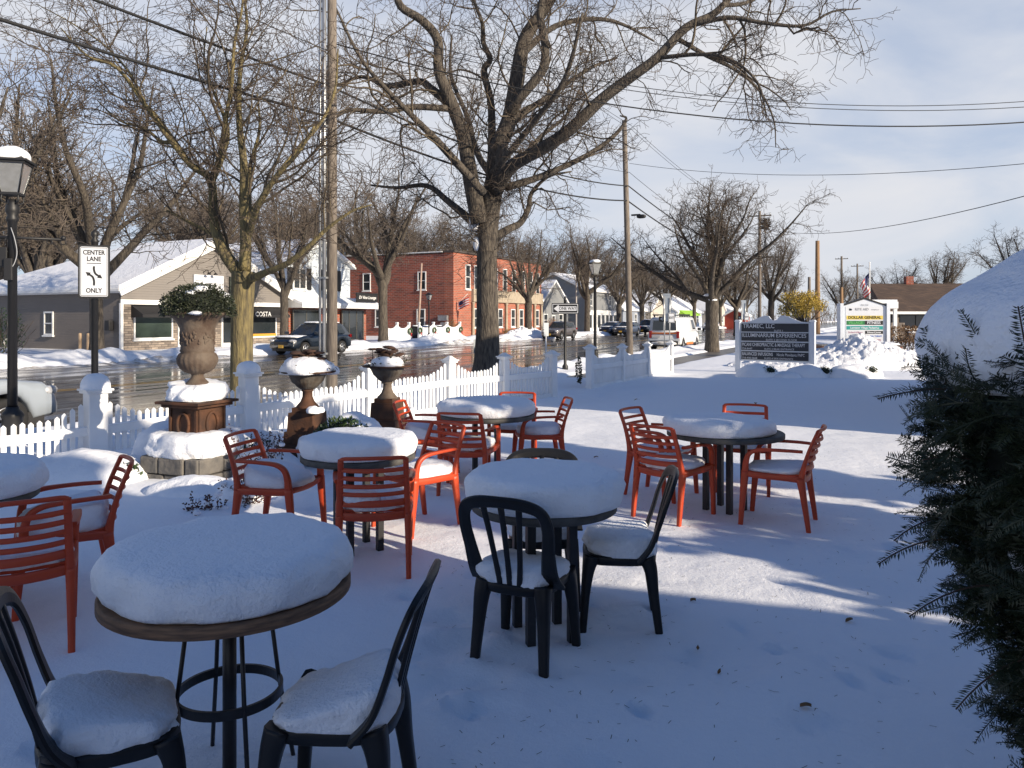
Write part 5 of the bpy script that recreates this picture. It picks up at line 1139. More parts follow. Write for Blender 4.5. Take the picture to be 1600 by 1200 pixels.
# ================================================================== YEW at the right edge, close to the camera
def yew():
    rng = random.Random(99)
    r = thing('yew_bush', 'dark green yew bush bowed under a big mound of snow at the right edge', 'bush', (1.735, 1.75, 0))
    zs = [-.1, .3, .7, 1.0, 1.3, 1.5, 1.62, 1.68]; rx = [.28, .35, .47, .58, .66, .67, .62, .52]     # radius by height
    rad = lambda z: float(np.interp(z, zs, rx))
    lump = lambda a, z: 1+.12*noise.noise(Vector((math.cos(a)*2.2, math.sin(a)*2.2, z*4)))+.10*noise.noise(Vector((math.cos(a)*6, math.sin(a)*6, z*9)))
    core = MB(); nu, nv = 64, 44; vs = []
    for i in range(nv+1):
        z = -.1+1.60*i/nv
        for j in range(nu):
            a = 2*math.pi*j/nu; q = rad(z)*.84*lump(a, z)+.02*noise.noise(Vector((math.cos(a)*14, math.sin(a)*14, z*22))); vs.append((math.cos(a)*q, math.sin(a)*q*.95, z))
    core.add(vs, [(i*nu+j, i*nu+(j+1) % nu, (i+1)*nu+(j+1) % nu, (i+1)*nu+j) for i in range(nv) for j in range(nu)]+[tuple(nv*nu+j for j in range(nu))], True); core.build('shade_core', YEWD, r)  # solid dark core that blocks light, standing in for the bush's inner shade
    def needles(V, F, P, n, f0, g, ln0, side0=None):
        k_ = len(P)-1
        for i in range(n):
            f = f0+(1-f0)*i/n; x = f*k_; k = min(k_-1, int(x)); p = P[k].lerp(P[k+1], x-k); t = (P[k+1]-P[k]).normalized()
            side = (side0 if side0 is not None else Vector((0, 1, 0))); side = (side-t*side.dot(t)).normalized(); up = side.cross(t)
            for s in (-1, 1):
                d = (t*g.uniform(.35, .9)+side*s+up*g.uniform(-.35, .45)).normalized(); ln = ln0*g.uniform(.7, 1.15)*(1-.45*max(0, f-.75)/.25); w = up.cross(d).normalized()*.0016; o = len(V); m = p+d*ln*.5+up*.0025
                V += [p, m+w, p+d*ln, m-w]; F.append((o, o+1, o+2, o+3))
    def stalk(V, F, P, r0):
        for a, b in zip(P[:-1], P[1:]):
            o = len(V)
            for q in (a, b):
                for y, z in ((r0, -r0*.6), (-r0, -r0*.6), (0, r0)): V.append(q+Vector((0, y, z)))
            for j in range(3): F.append((o+j, o+(j+1) % 3, o+3+(j+1) % 3, o+3+j))
    def shoot(L, n, droop, seed):
        g = random.Random(seed); P = [Vector((L*i/8, 0, -droop*L*(i/8)**2)) for i in range(9)]; V, F = [], []
        needles(V, F, P, n, .04, g, .026)
        for j in range(2):                      # little side twigs
            k = 2+2*j; s = 1 if j else -1; Q = [P[k]+Vector((L*.07*i, s*L*.075*i, -.01*L*i)) for i in range(5)]; needles(V, F, Q, int(n*.45), .15, g, .023, Vector((-s*.6, 1, 0))); stalk(V, F, Q, .0010)
        stalk(V, F, P, .0015)
        return np.array([tuple(v) for v in V]), np.array(F)
    tmpl = [shoot(.09, 22, .25, 1), shoot(.12, 28, .45, 2), shoot(.075, 18, .1, 3), shoot(.14, 32, .5, 4), shoot(.10, 24, -.15, 5), shoot(.11, 26, .8, 6)]
    VV, FF, off = [], [], 0
    def place(p, d, up, t, s):
        nonlocal off
        x = d.normalized(); z = up-x*up.dot(x); z = z.normalized() if z.length > .01 else x.orthogonal().normalized(); y = z.cross(x); M = np.array([tuple(x), tuple(y), tuple(z)]); V, F = tmpl[t]
        VV.append((V*s) @ M+np.array(tuple(p))); FF.append(F+off); off += len(V)
    for i in range(5200):
        z = rng.uniform(.0, 1.69); a = rng.uniform(math.pi*.40, math.pi*1.72) if rng.random() < .93 else rng.uniform(0, 6.28)
        o = Vector((math.cos(a), math.sin(a), 0)); q = rad(z)*rng.uniform(.74, 1.0)*lump(a, z)
        p = Vector((o.x*q, o.y*q*.95, z)); d = o+Vector((rng.gauss(0, .55), rng.gauss(0, .55), rng.gauss(.1, .6)))
        up = Vector((rng.gauss(0, .4), rng.gauss(0, .4), 1)) if rng.random() < .6 else Vector((rng.gauss(0, 1), rng.gauss(0, 1), rng.gauss(0, 1)))
        place(p, d, up, rng.randrange(6), rng.uniform(.7, 1.15))
    # long bowed sprays that stand out against the snow
    for (x, y, z), dd, L, dr, sd_ in (((-.56, -.05, 1.13), (-1, -.05, .50), .34, .55, None), ((-.60, .1, 1.20), (-1, .1, .38), .26, .55, None), ((-.58, .2, 1.23), (-1, 0, .40), .20, .6, None), ((-.57, -.1, 1.02), (-1, -.15, .22), .24, .6, None), ((-.64, .05, 1.58), (-1, 0, .12), .24, .2, None),
                                  ((-.60, .1, 1.40), (-1, .1, .35), .15, .3, None), ((-.45, -.15, .82), (-1, -.2, -.1), .17, .5, None), ((-.62, -.15, 1.44), (-.42, -.36, 1), .38, .0, (1, -.4, 0)), ((-.50, -.30, 1.58), (-.8, -.4, .35), .17, .2, None), ((-.2, -.60, 1.0), (-1, -.4, .3), .2, .5, None), ((-.3, -.4, .72), (-.7, -.3, -.6), .2, .2, (.5, -.6, .3))):
        d = Vector(dd).normalized(); P = [Vector((x, y, z))+d*L*i/8+Vector((0, 0, -dr*L*(i/8)**2)) for i in range(9)]; MB().tube(P, lerp_list([.003, .0015], 9), 5).build('long_shoot', YEWC, r)
        V, F = [], []; needles(V, F, P, int(L/.0048), .12, rng, .027, Vector(sd_) if sd_ else d.cross(Vector((0, 0, 1))).normalized()+Vector((0, 0, .5)))
        VV.append(np.array([tuple(v) for v in V])); FF.append(np.array(F)+off); off += len(V)
        for j in range(3): place(P[1+j], d+Vector((rng.gauss(0, .6), rng.gauss(0, .6), rng.gauss(0, .4))), Vector((0, 0, 1)), rng.randrange(5), .8)
    link('needles', quad_mesh('needles', np.concatenate(VV), np.concatenate(FF), False), YEWN, r)
    MB().blob((.05, .24, 1.665), (.68, .50, .33), .95, .95, 81, .05, 2.2, -.30, 110, 56).build('snow_mound', SNOW, r)
    for x, y, z, a, c in ((-.26, -.38, 1.685, .16, .085), (-.10, -.50, 1.64, .12, .08), (-.24, -.56, 1.50, .045, .07), (-.05, -.60, 1.50, .07, .035), (-.50, -.2, 1.58, .05, .05), (-.36, -.50, 1.36, .03, .035), (-.46, -.30, 1.02, .045, .03), (-.58, .0, 1.2, .03, .03)): MB().blob((x, y, z), (a, a*.8, c), 1, 1, int(abs(x*y)*300), .03, 9, -.9, 30, 16).build('clinging_snow', SNOW, r)
yew()

# evergreens just outside the frame between the two shops: they dapple the sunlight
def evergreen(label, s_, t_, h, w, seed, n=4200):
    r = thing('arborvitae', label, 'tree', st(s_, t_), 0, 'evergreens between the two shops'); rng = random.Random(seed); b = MB()
    for i in range(n):
        z = h*rng.uniform(.02, 1)**.9; q = w*(1-z/h)**.33*rng.uniform(.15, 1); a = rng.uniform(0, 6.28); c = Vector((math.cos(a)*q, math.sin(a)*q, z))
        if noise.noise(c*1.3+Vector((seed*5, 0, 0))) < -.12: continue
        d = Vector((rng.gauss(0, 1), rng.gauss(0, 1), rng.gauss(.5, .8))).normalized(); u = d.orthogonal().normalized()*.09; b.add([c, c+d*.14+u, c+d*.30, c+d*.14-u], [(0, 1, 2, 3)])
    b.build('crown', BOXG, r); MB().tube([(0, 0, -.1), (0, 0, h*.8)], [.09, .03], 8).build('trunk', BARK, r)
for s_, t_, h, w, sd, lb in ((4.8, -6.6, 6.0, .78, 1, 'arborvitae by the corner of the patio shop'), (6.3, -5.6, 6.6, .85, 2, 'arborvitae second from the patio shop'), (7.85, -6.4, 5.2, .72, 3, 'arborvitae nearest the neighbouring shop')): evergreen(lb, s_, t_, h, w, sd)

# ================================================================== LAMPS
def lamp(label, p, H, rz, group, arm=False, snow=.12):
    r = thing('street_lamp', label, 'lamp', p, rz, group)
    MB().lathe([(.17, -.3), (.17, .05), (.14, .10), (.125, .38), (.145, .42), (.12, .46), (.085, .50), (.075, .54)], 20).build('base', BLACKP, r)
    MB().lathe([(.062, .5), (.055, H-.86), (.075, H-.84), (.075, H-.80), (.06, H-.77), (.085, H-.72), (.085, H-.66), (.06, H-.60), (.05, H-.55)], 20).build('pole', BLACKP, r)
    f = MB(); z0, z1 = H-.48, H-.06; w0, w1 = .105, .19
    for sx in (-1, 1):
        for sy in (-1, 1):
            f.tube([(sx*w0, sy*w0, z0), (sx*w1, sy*w1, z1)], .011, 4); f.tube(catmull([(sx*.03, sy*.03, H-.62), (sx*.1, sy*.1, H-.58), (sx*w0*.9, sy*w0*.9, z0)], 4), .011, 5)
    for w, z in ((w0, z0), (w1, z1)):
        for s in (-1, 1): f.box((0, s*w, z), (2*w+.03, .03, .03)); f.box((s*w, 0, z+.0005), (.03, 2*w-.031, .03))
    f.box((0, 0, z0-.006), (2*w0, 2*w0, .012)); ln = f.build('lantern', BLACKP, r)
    for i in range(4):
        M = Matrix.Rotation(i*math.pi/2, 4, 'Z'); g = MB(); g.M = M; e = .004; g.prism([(-w0, -w0+e, z0+.02), (w0, -w0+e, z0+.02), (w1, -w1+e, z1-.01), (-w1, -w1+e, z1-.01)], (0, 0, 0), (0, .004, 0)); g.build('pane', LGLASS, ln)
    MB().lathe([(.05, z0), (.05, z0+.10), (.03, z0+.11)], 12).build('socket', BLACKP, ln); MB().lathe([(.03, z0+.11), (.055, z0+.2), (.05, z0+.29), (.02, z0+.33)], 12).build('bulb', BULB, ln)
    MB().box((0, 0, z1+.03), (.46, .46, .028)).box((0, 0, z1+.10), (.40, .40, .11), taper=.35).build('roof', BLACKP, r)
    if snow: MB().blob((0, 0, z1+.05), (.21, .21, snow+.07), .75, .8, 5, .018, 6, .0, 30, 14).build('snow_cap', SNOW, r)
    else: MB().lathe([(.03, z1+.14), (.03, z1+.2), (0.0, z1+.24)], 10).build('finial', BLACKP, r)
    if arm:
        a = MB(); za = H-1.06; a.tube([(-.62, 0, za), (.62, 0, za-.02)], .018, 8)
        for x in (-.62, -.45, .45, .62):
            a.tube([(x+.035*math.sin(q), 0, za-.055-.035*math.cos(q)) for q in [2*math.pi*i/10 for i in range(11)]], .007, 5, caps=False); 
            if abs(x) > .5: a.blob((x, 0, za), (.035, .035, .035), 1, 1, 1, 0, 1, -1, 8, 6)
        a.build('banner_arm', BLACKP, r); MB().bbox((-.13, 0, za-.28), (.17, .14, .26), .01).bbox((-.02, -.07, za-.45), (.1, .1, .3), .01).build('outlet_box', BLACKP, r)
        MB().tube(catmull([(0, -.06, za+.12), (.06, -.1, za-.05), (.08, -.09, za-.25), (.02, -.1, za-.42), (-.06, -.09, za-.3)], 5), .006, 5).build('cable', mat('grey_cable', (.35, .36, .38), .5), r)
GL = 'black village street lamps'
lamp('nearest black street lamp with snow capped lantern and banner arm at the left edge', (-6.83, 10.5, 0), 3.92, R(16), GL, True)
lamp('black street lamp with cream glass lantern right of the one way sign', (3.28, 30.3, 0), 3.95, R(20), GL, False, .05)
lamp('black street lamp across the street before the red brick wall', st(52.9, 34.5), 3.7, ANG, GL, False, 0)
lamp('black street lamp across the street by the arched brick front', st(61.4, 33.2), 3.7, ANG, GL, False, 0)
lamp('far black street lamp seen before the slate blue house', (18.1-1.0, 95, 0), 3.7, .3, GL, False, 0)
lamp('black street lamp left of the dark tenant sign', (-.15*62+.0+18.6, 62, 0), 3.8, .2, GL, False, 0)

# ================================================================== SIGNS
def cface(x, y): return math.atan2(-x, y)*.0 + math.atan2(y, x)-math.pi/2
def rrect(w, h, r, n=5):
    out = []
    for cx, cz, a0 in ((w/2-r, -h/2+r, -90), (w/2-r, h/2-r, 0), (-w/2+r, h/2-r, 90), (-w/2+r, -h/2+r, 180)):
        for i in range(n+1): a = R(a0+90*i/n); out.append((cx+r*math.cos(a), cz+r*math.sin(a)))
    return out
def plate(b, w, h, r, y0, y1, z): b.prism([(x, y0, z+q) for x, q in rrect(w, h, r)], (0, y0, 0), (0, y1, 0)); return b
def arrow_stroke(b, pts, w, y, head, z):
    P = [Vector((p[0], y, z+p[1])) for p in pts]; L, Rt = [], []
    for i, p in enumerate(P):
        t = (P[min(i+1, len(P)-1)]-P[max(i-1, 0)]).normalized(); n_ = Vector((-t.z, 0, t.x)); L.append(p+n_*w/2); Rt.append(p-n_*w/2)
    k = len(P); b.add(L+Rt, [(i, i+1, k+i+1, k+i) for i in range(k-1)])
    t = (P[-1]-P[-2]).normalized(); n_ = Vector((-t.z, 0, t.x)); e = P[-1]
    b.add([e+n_*head*.62-t*head*.15, e-n_*head*.62-t*head*.15, e+t*head], [(0, 1, 2)])
sgn = thing('lane_sign', 'black framed white sign reading CENTER LANE ONLY with two curved arrows', 'sign', (-6.52, 12.0, 0), cface(-6.52, 12.0)*.75)
MB().lathe([(.05, -.3), (.05, 2.93), (.065, 2.95), (.03, 3.0), (.055, 3.04), (.05, 3.09), (.0, 3.14)], 14).build('post', BLACKP, sgn)
plate(MB(), .44, .83, .03, -.075, -.05, 2.47).build('frame', BLACKP, sgn)
fc = plate(MB(), .385, .77, .025, -.079, -.0755, 2.47).build('sign_face', SIGNW, sgn)
bd = MB()
for dz, dx, w, h in ((.37, 0, .36, .007), (-.37, 0, .36, .007), (0, .18, .007, .733), (0, -.18, .007, .733), (.13, 0, .2, .011)): bd.box((dx, -.0805, 2.47+dz), (w, .002, h))
arrow_stroke(bd, catmull([(.0, .085, 0), (.0, .03, 0), (.02, -.03, 0), (.07, -.07, 0)], 4), .030, -.0812, .058, 2.47)
arrow_stroke(bd, catmull([(.0, -.215, 0), (.0, -.14, 0), (-.02, -.08, 0), (-.07, -.04, 0)], 4), .030, -.0812, .058, 2.47)
bd.build('arrows', BLACKP, fc)
for tx_, z in (('CENTER', .295), ('LANE', .195), ('ONLY', -.295)): text(tx_, .10, BLACKP, fc, (0, -.082, 2.47+z), squeeze=.82, bold=.002)
ow = thing('one_way_sign', 'black ONE WAY arrow sign on a black post beyond the fence gap', 'sign', (1.8, 26, 0), R(-2))
MB().lathe([(.10, -.1), (.10, .12), (.05, .2), (.045, 2.32), (.06, 2.34), (.03, 2.40), (.05, 2.44), (0, 2.5)], 12).build('post', BLACKP, ow)
plate(MB(), .92, .37, .03, -.075, -.05, 2.07).build('frame', BLACKP, ow); fc = plate(MB(), .86, .31, .02, -.079, -.0755, 2.07).build('sign_face', SIGNW, ow)
plate(MB(), .82, .275, .02, -.0812, -.0795, 2.07).build('black_field', BLACKP, fc)
b = MB(); b.add([(-.39, -.0825, 2.07), (-.22, -.0825, 1.94), (-.22, -.0825, 1.995), (.38, -.0825, 1.995), (.38, -.0825, 2.145), (-.22, -.0825, 2.145), (-.22, -.0825, 2.20)], [tuple(range(7))]); b.build('arrow', SIGNW, fc)
text('ONE WAY', .145, BLACKP, fc, (.08, -.0835, 2.07), squeeze=.86, bold=.002)
def thin_post(label, x, y, h):
    r = thing('sign_post', label, 'sign post', (x, y, 0), .3, 'thin roadside posts'); MB().tube([(0, 0, -.2), (0, 0, h)], .022, 6).build('post', WHITE, r); plate(MB(), .16, .42, .02, -.03, -.025, h-.16).build('sign_back', ALU, r)
thin_post('thin white post with small grey sign seen right of the big trunk', 1.07, 24.2, 1.55); thin_post('thin white post seen just left of the big trunk', -1.1, 23.4, 1.05)
def exit_sign(label, x, y, s, rz):
    r = thing('exit_sign', label, 'sign', (x, y, 0), rz); r.scale = (s,)*3
    for dx in (-.16, .16): MB().tube([(dx, 0, -.2), (dx, 0, 3.4 if dx < 0 else 3.2)], .045, 4).build('post', GALV, r)
    plate(MB(), .46, 1.75, .03, .02, .05, 2.7).build('sign_back', ALU, r); MB().tube([(-.2, 0, 1.8), (-.2, 0, 3.4)], .05, 4).tube([(.16, 0, 1.8), (.16, 0, 3.3)], .05, 4).build('bracket', GALV, r)
    f = plate(MB(), .40, .62, .03, -.09, -.06, 2.05); f.M = None; o = f.build('exit_plate', SIGNW, r); o.location = (.26, 0, .0)
    b = MB()
    for dz, dx, w, h in ((.28, 0, .36, .025), (-.28, 0, .36, .025), (0, .17, .025, .535), (0, -.17, .025, .535)): b.box((dx, -.093, 2.05+dz), (w, .004, h))
    b.build('border', BLACKP, o); text('EXIT', .20, BLACKP, o, (0, -.0945, 2.05), squeeze=.72, bold=.005)
    q = MB(); plate(q, 1.0, .34, .02, .10, .13, 1.98); q.build('arrow_board', BLACKP, r); q = MB(); q.add([(-.42, .096, 1.98), (-.26, .096, 2.10), (-.26, .096, 1.86)], [(0, 1, 2)]); q.build('arrow', SIGNW, r)
exit_sign('grey backed road signs with a white EXIT plate in front of the white van', 8.38, 41.5, .86, R(-3)); exit_sign('smaller looking EXIT sign above the left post of the dark tenant sign', 19.0, 63, .9, R(-3))

ts = thing('tenant_sign', 'dark four panel tenant sign with scrolled top on two grey white posts', 'sign', (8.3, 24.3, 0), R(-37)); ts.scale = (1.03, 1, 1)
for x in (-1.14, 1.14): po = MB().bbox((x, 0, .72), (.15, .15, 1.85), .01).build('post', SIGNG, ts); MB().box((x, 0, 1.665), (.19, .19, .06), taper=.7).build('post_cap', SIGNG, po)
bf = MB(); bf.box((0, .01, .985), (2.13, .06, 1.24)); top = [(-1.065, -.02, 1.605)]
crest = [(-1.0, 1.62), (-.8, 1.635), (-.62, 1.70), (-.42, 1.79), (-.27, 1.83), (-.17, 1.815), (-.12, 1.75), (-.08, 1.69), (.0, 1.675), (.08, 1.69), (.13, 1.76), (.19, 1.82), (.29, 1.83), (.44, 1.79), (.63, 1.70), (.8, 1.635), (1.0, 1.62)]
bf.prism([(-1.06, -.02, 1.6)]+[(x, -.02, z) for x, z in crest]+[(1.06, -.02, 1.6)], (0, 0, 0), (0, .06, 0)); board = bf.build('board', SIGNG, ts)
rows = [(1.445, 'TRAMEC, LLC', .19, -.97, .86, 'SUITE 1', .0, -.105, .085), (1.15, 'ILLUMINARIUM EXPERIENCES', .175, -1.0, .86, 'SUITE 2 SECOND FLOOR', -.25, -.10, .085), (.85, 'PICANI CHIROPRACTIC & MASSAGE THERAPY', .155, -1.0, .605, '754-8447', -1.0, -.09, .085), (.55, 'BALANCED INFUSIONS', .15, -1.0, .62, '716-930-0668', -1.0, -.09, .085)]
for z, a, sz, x, sq, b_, bx_, bz_, bs in rows:
    pn = MB().box((0, -.026, z), (2.05, .012, .262)).build('panel', NAVY, board)
    text(a, sz, SIGNW, pn, (x, -.0335, z+.045), align='LEFT', squeeze=sq, bold=.001); text(b_, bs, SIGNW, pn, (bx_, -.0335, z+bz_+.005), align='LEFT')
    if z == .85: text('SUITE 3 REAR ENTRANCE', .08, SIGNW, pn, (-.3, -.0335, z-.085), align='LEFT')
    if z == .55: text('SUITE 4 SIDE ENTRANCE', .08, SIGNW, pn, (-.3, -.0335, z-.085), align='LEFT'); text('Nicole Movidants FNPC', .125, SIGNW, pn, (.08, -.0335, z+.04), align='LEFT', squeeze=.68)

ps = thing('plaza_sign', 'grey white plaza sign with coloured shop names on the brick planter', 'sign', (15.55, 34, 0), R(-6))
for x in (-.98, .98): MB().box((x, 0, 1.1), (.14, .5, 2.6)).build('post', SIGNG, ps)
MB().prism([(-.9, -.16, .35), (.9, -.16, .35), (.9, -.16, 2.28), (0, -.16, 2.58), (-.9, -.16, 2.28)], (0, 0, 0), (0, .32, 0)).build('cabinet', SIGNG, ps)
MB().prism([(-1.02, -.2, 2.25), (0, -.2, 2.60), (1.02, -.2, 2.25), (1.02, -.2, 2.30), (0, -.2, 2.66), (-1.02, -.2, 2.30)], (0, 0, 0), (0, .4, 0)).build('cap', BLACKP, ps)
fcs = plate(MB(), 1.62, 1.66, .02, -.175, -.162, 1.42).build('sign_face', SIGNW, ps)
GREEN = mat('sign_green', (.015, .16, .05), .5); TEAL = mat('sign_teal', (.015, .27, .25), .5); YEL = mat('sign_yellow', (.62, .47, .08), .5); PINK = mat('sign_maroon', (.30, .05, .12), .5); BLUE = mat('sign_blue', (.02, .10, .42), .5); GREY = mat('sign_grey', (.25, .26, .28), .5)
text('725-735', .10, GREY, fcs, (0, -.18, 2.37-.05)); text('RITE AID', .15, GREY, fcs, (-.12, -.18, 2.13), bold=.002); text('PHARMACY', .06, GREY, fcs, (.45, -.18, 2.11))
MB().prism([(-.66, -.178, 2.17), (-.58, -.178, 2.17), (-.52, -.178, 2.13), (-.56, -.178, 2.08), (-.66, -.178, 2.08)], (0, -.178, 0), (0, -.175, 0)).build('emblem', NAVY, fcs)
def band(z, h, x0, x1, m, tx_, sz, tm, sq=1, bold=.003):
    b = MB().box(((x0+x1)/2, -.178, z), (x1-x0, .006, h)).build('name_band', m, fcs); text(tx_, sz, tm, b, ((x0+x1)/2, -.183, z), squeeze=sq, bold=bold)
band(1.77, .17, -.77, .77, YEL, 'DOLLAR GENERAL', .17, BLACKP, .98, .005); band(1.54, .18, -.77, .0, GREEN, 'VILLAGE', .17, mat('sign_lime', (.12, .40, .12), .5), .95); band(1.54, .18, .0, .77, BLACKP, 'FITNESS', .17, SIGNW, .95); band(1.32, .16, -.77, .77, TEAL, 'Lewiston Village Pediatrics', .12, SIGNW, .95)
band(1.12, .13, -.77, -.02, SIGNW, 'Orchard & Bloom', .10, PINK, .85, .001); band(1.12, .13, .02, .77, BLACKP, 'Edward Jones', .11, SIGNW, .95); band(.95, .13, -.77, -.02, SIGNG, 'THE VILLAGE PUB', .085, GREY, .9, .001); band(.95, .13, .02, .77, SIGNW, 'PHYSICAL THERAPY', .085, BLUE, .9); band(.78, .13, -.77, -.02, SIGNW, 'TUTORING', .08, GREY); band(.78, .13, .02, .77, SIGNW, 'NOW LEASING', .095, PINK, .9); text('Community Plaza', .13, GREY, ps, (0, -.165, .47))
pw_ = thing('brick_planter', 'low orange brick planter wall with snow on top beside the ploughed heap', 'planter', (14.4, 32.3, 0), R(-8)); MB().box((0, 0, .2), (3.1, 2.2, .84)).build('wall', BRICKD, pw_); MB().box((0, 0, .64), (3.2, 2.3, .05)).build('coping', CONC, pw_); MB().blob((0, 0, .66), (1.6, 1.15, .1), .5, .4, 3, .03, 3, -.1, 40, 12).build('snow', SNOW, pw_)
fp = thing('flagpole', 'white flagpole with a limp striped flag behind the plaza sign', 'flagpole', (20.95, 45, 0)); MB().lathe([(.05, 0), (.035, 4.95), (.05, 5.0), (0, 5.06)], 10).build('pole', WHITE, fp); flag_mesh(fp, -.03, 4.4, 1.0, 1.2, 9, True)
# brown clipped hedge before the plaza
hd = thing('brown_hedge', 'rounded brown leafless hedge on bare stems before the plaza', 'hedge', (19.2, 37.5, 0)); leaves(MB(), random.Random(2), (0, 0, .92), (1.45, .8, .46), 3200, .08, shell=.3).build('foliage', BLEAF, hd)
b = MB(); rr = random.Random(6)
for i in range(26): b.tube([(rr.gauss(0, .3), rr.gauss(0, .2), -.1), (rr.gauss(0, .75), rr.gauss(0, .3), .9)], [.025, .012], 4)
b.build('stems', TWIG, hd)
# tree that still holds yellow leaves
yt = thing('yellow_tree', 'small rounded tree still full of yellow leaves above the dark tenant sign', 'tree', (27.2, 72, 0)); rr = random.Random(9); b = MB(); lf = MB()
b.tube([(0, 0, -.2), (.1, 0, 1.0)], [.16, .14], 8)
for i in range(16): P = walk(rr, Vector((.1, 0, .9)), Vector((rr.gauss(0, .9), rr.gauss(0, .7), 1)), 3.2, 6, .12, .05); b.tube(P, lerp_list([.08, .02], 7), 5)
b.build('trunk', BARK, yt)
for i in range(40): a = rr.uniform(0, 6.28); k_ = rr.random()**.5; c = (.1+1.9*k_*math.cos(a), 1.2*k_*math.sin(a), 3.0+1.3*rr.uniform(-1, 1)*(1-.45*k_)); q = rr.uniform(.4, .8); leaves(lf, rr, c, (q, q, q*.75), 170, .15, shell=.1)
lf.build('foliage', YLEAF, yt)
for (s_, t_, rx, h, lb, m) in ((59.6, 36.4, .95, 1.55, 'tan leafy shrub at the corner of the red brick building', OLEAF), (70.2, 35.9, .8, .6, 'low tan shrub under the arched brick front, left of the tree', OLEAF), (65.5, 36.0, 1.2, .55, 'low russet shrub in front of the brick building door', OLEAF), (80.6, 35.8, 1.1, 1.7, 'tan leafy shrub behind the grey car', OLEAF), (75.5, 35.9, 1.2, .55, 'low tan shrub right of the street tree at the brick front', OLEAF), (21.4, 37.6, .9, 2.2, 'green yellow shrub at the left edge behind the lamp', BOXG)):
    sh = thing('leafy_shrub', lb, 'shrub', st(s_, t_), ANG); leaves(MB(), random.Random(int(s_)), (0, 0, h*.5), (rx, .7, h*.55), 1300, .09, shell=.05).build('foliage', m, sh)
    b = MB(); rr = random.Random(int(s_)+1)
    for i in range(30): b.tube(walk(rr, Vector((rr.gauss(0, rx*.3), rr.gauss(0, .2), -.1)), Vector((rr.gauss(0, .4), rr.gauss(0, .3), 1)), h*rr.uniform(.7, 1.1), 4, .15, 0), .012, 3, caps=False)
    b.build('stems', TWIG, sh)
# small clipped dark shrub at the gap post
sh = thing('leafy_shrub', 'narrow dark evergreen behind the left post of the shorter fence', 'shrub', (1.72, 19.75, 0)); leaves(MB(), random.Random(4), (0, 0, .40), (.06, .06, .34), 200, .07, shell=.2).build('foliage', BOXL, sh)

# railing in front of the plaza
rl = thing('railing', 'low black railing left of the plaza sign', 'railing', (14.9, 40, 0), R(35))
for i in range(7): MB().box((i*.55-1.8, 0, .5), (.06, .06, 1.1)).build('railing_post', BLACKP, rl)
MB().box((-.15, 0, .95), (3.6, .05, .05)).box((-.15, 0, .5), (3.55, .03, .04)).build('rail', BLACKP, rl)

# ================================================================== UTILITY POLES AND CABLES
def upole(label, x, y, h, r0, m=POLEW, arms=0, lean=(0, 0), conduit=False, rz=ANG):
    r = thing('utility_pole', label, 'utility pole', (x, y, 0), rz, 'wooden utility poles'); MB().tube([(0, 0, -.3), (lean[0]*.5, lean[1]*.5, h*.5), (lean[0], lean[1], h)], [r0, r0*.9, r0*.75], 16).build('pole', m, r)
    for i in range(arms):
        c = MB(); z = h-.4-i*.9; c.bbox((lean[0], lean[1]-.14, z), (.1, .1, .12), .01); c.box((lean[0], lean[1], z+.002), (.09, 1.9, .11)); c.build('crossarm', POLEW, r)
        for q in (-.85, -.45, .45, .85): MB().lathe([(.02, 0), (.04, .03), (.045, .09), (.02, .13)], 8, (lean[0], lean[1]+q, z+.06)).build('insulator', GALV, r)
    if conduit:
        c = MB(); c.tube([(-.13, .10, -.1), (-.13, .10, h-.3)], .042, 12); c.tube([(-.155, .19, -.1), (-.155, .19, h-.3)], .03, 10); c.build('conduit', GALV, r)
        for z in (1, 2.6, 4.2, 5.8): MB().box((-.12, .12, z), (.14, .22, .04)).build('strap', GALV, r)
    return r
upole('nearest wooden utility pole with shiny metal conduit, left of the big tree', -3.82, 16.3, 11.6, .115, arms=1, conduit=True, rz=ANG)
p2 = upole('tall slender wooden utility pole right of the big tree', 5.24, 34, 10.5, .14, arms=0, lean=(-.1, .25))
MB().box((.0, -.25, 6.3), (.08, .4, .07)).blob((.0, -.5, 6.22), (.12, .22, .09), .8, .8, 1, 0, 1, -1, 12, 8).build('street_light', BLACKP, p2)
upole('utility pole rising behind the nest tree', 20.96, 65, 10.8, .15, arms=1)
upole('sunlit wooden pole right of the yellow tree', 35.8, 90, 10.8, .30, POLEO, arms=0); upole('dark utility pole left of the sunlit pole', 32.9, 85, 6.3, .2, arms=0)
upole('distant utility pole left of the plaza sign', 51.5, 120, 11.4, .2, arms=1); upole('distant utility pole with lamp arm behind the flagpole', 56.2, 125, 10.6, .16, arms=1); upole('short sunlit pole behind the left edge of the plaza sign', 36.9, 86, 5.2, .22, POLEO)
upole('thin pole before the grey gabled house', *(st(84, 34.2)[:2]), 8.2, .10, mat('pale_pole', (.45, .42, .4), .8))
cab_no = [0]
def cable(label, a, b, sag, r):
    a, b = Vector(a), Vector(b); P = [a.lerp(b, i/24)+Vector((0, 0, -sag*4*(i/24)*(1-i/24))) for i in range(25)]; o = MB().tube(P, r, 6).build('overhead_cable', WIRE); tag(o, label, 'cable', 'overhead cables')
A0 = Vector((-13.2, -2.2, 0)); A1 = Vector((-3.85, 16.3, 0)); A2 = Vector((5.2, 34, 0)); A3 = Vector((20.96, 65, 0)); UP = lambda v, z, dx=0: v+Vector((dx, 0, z))
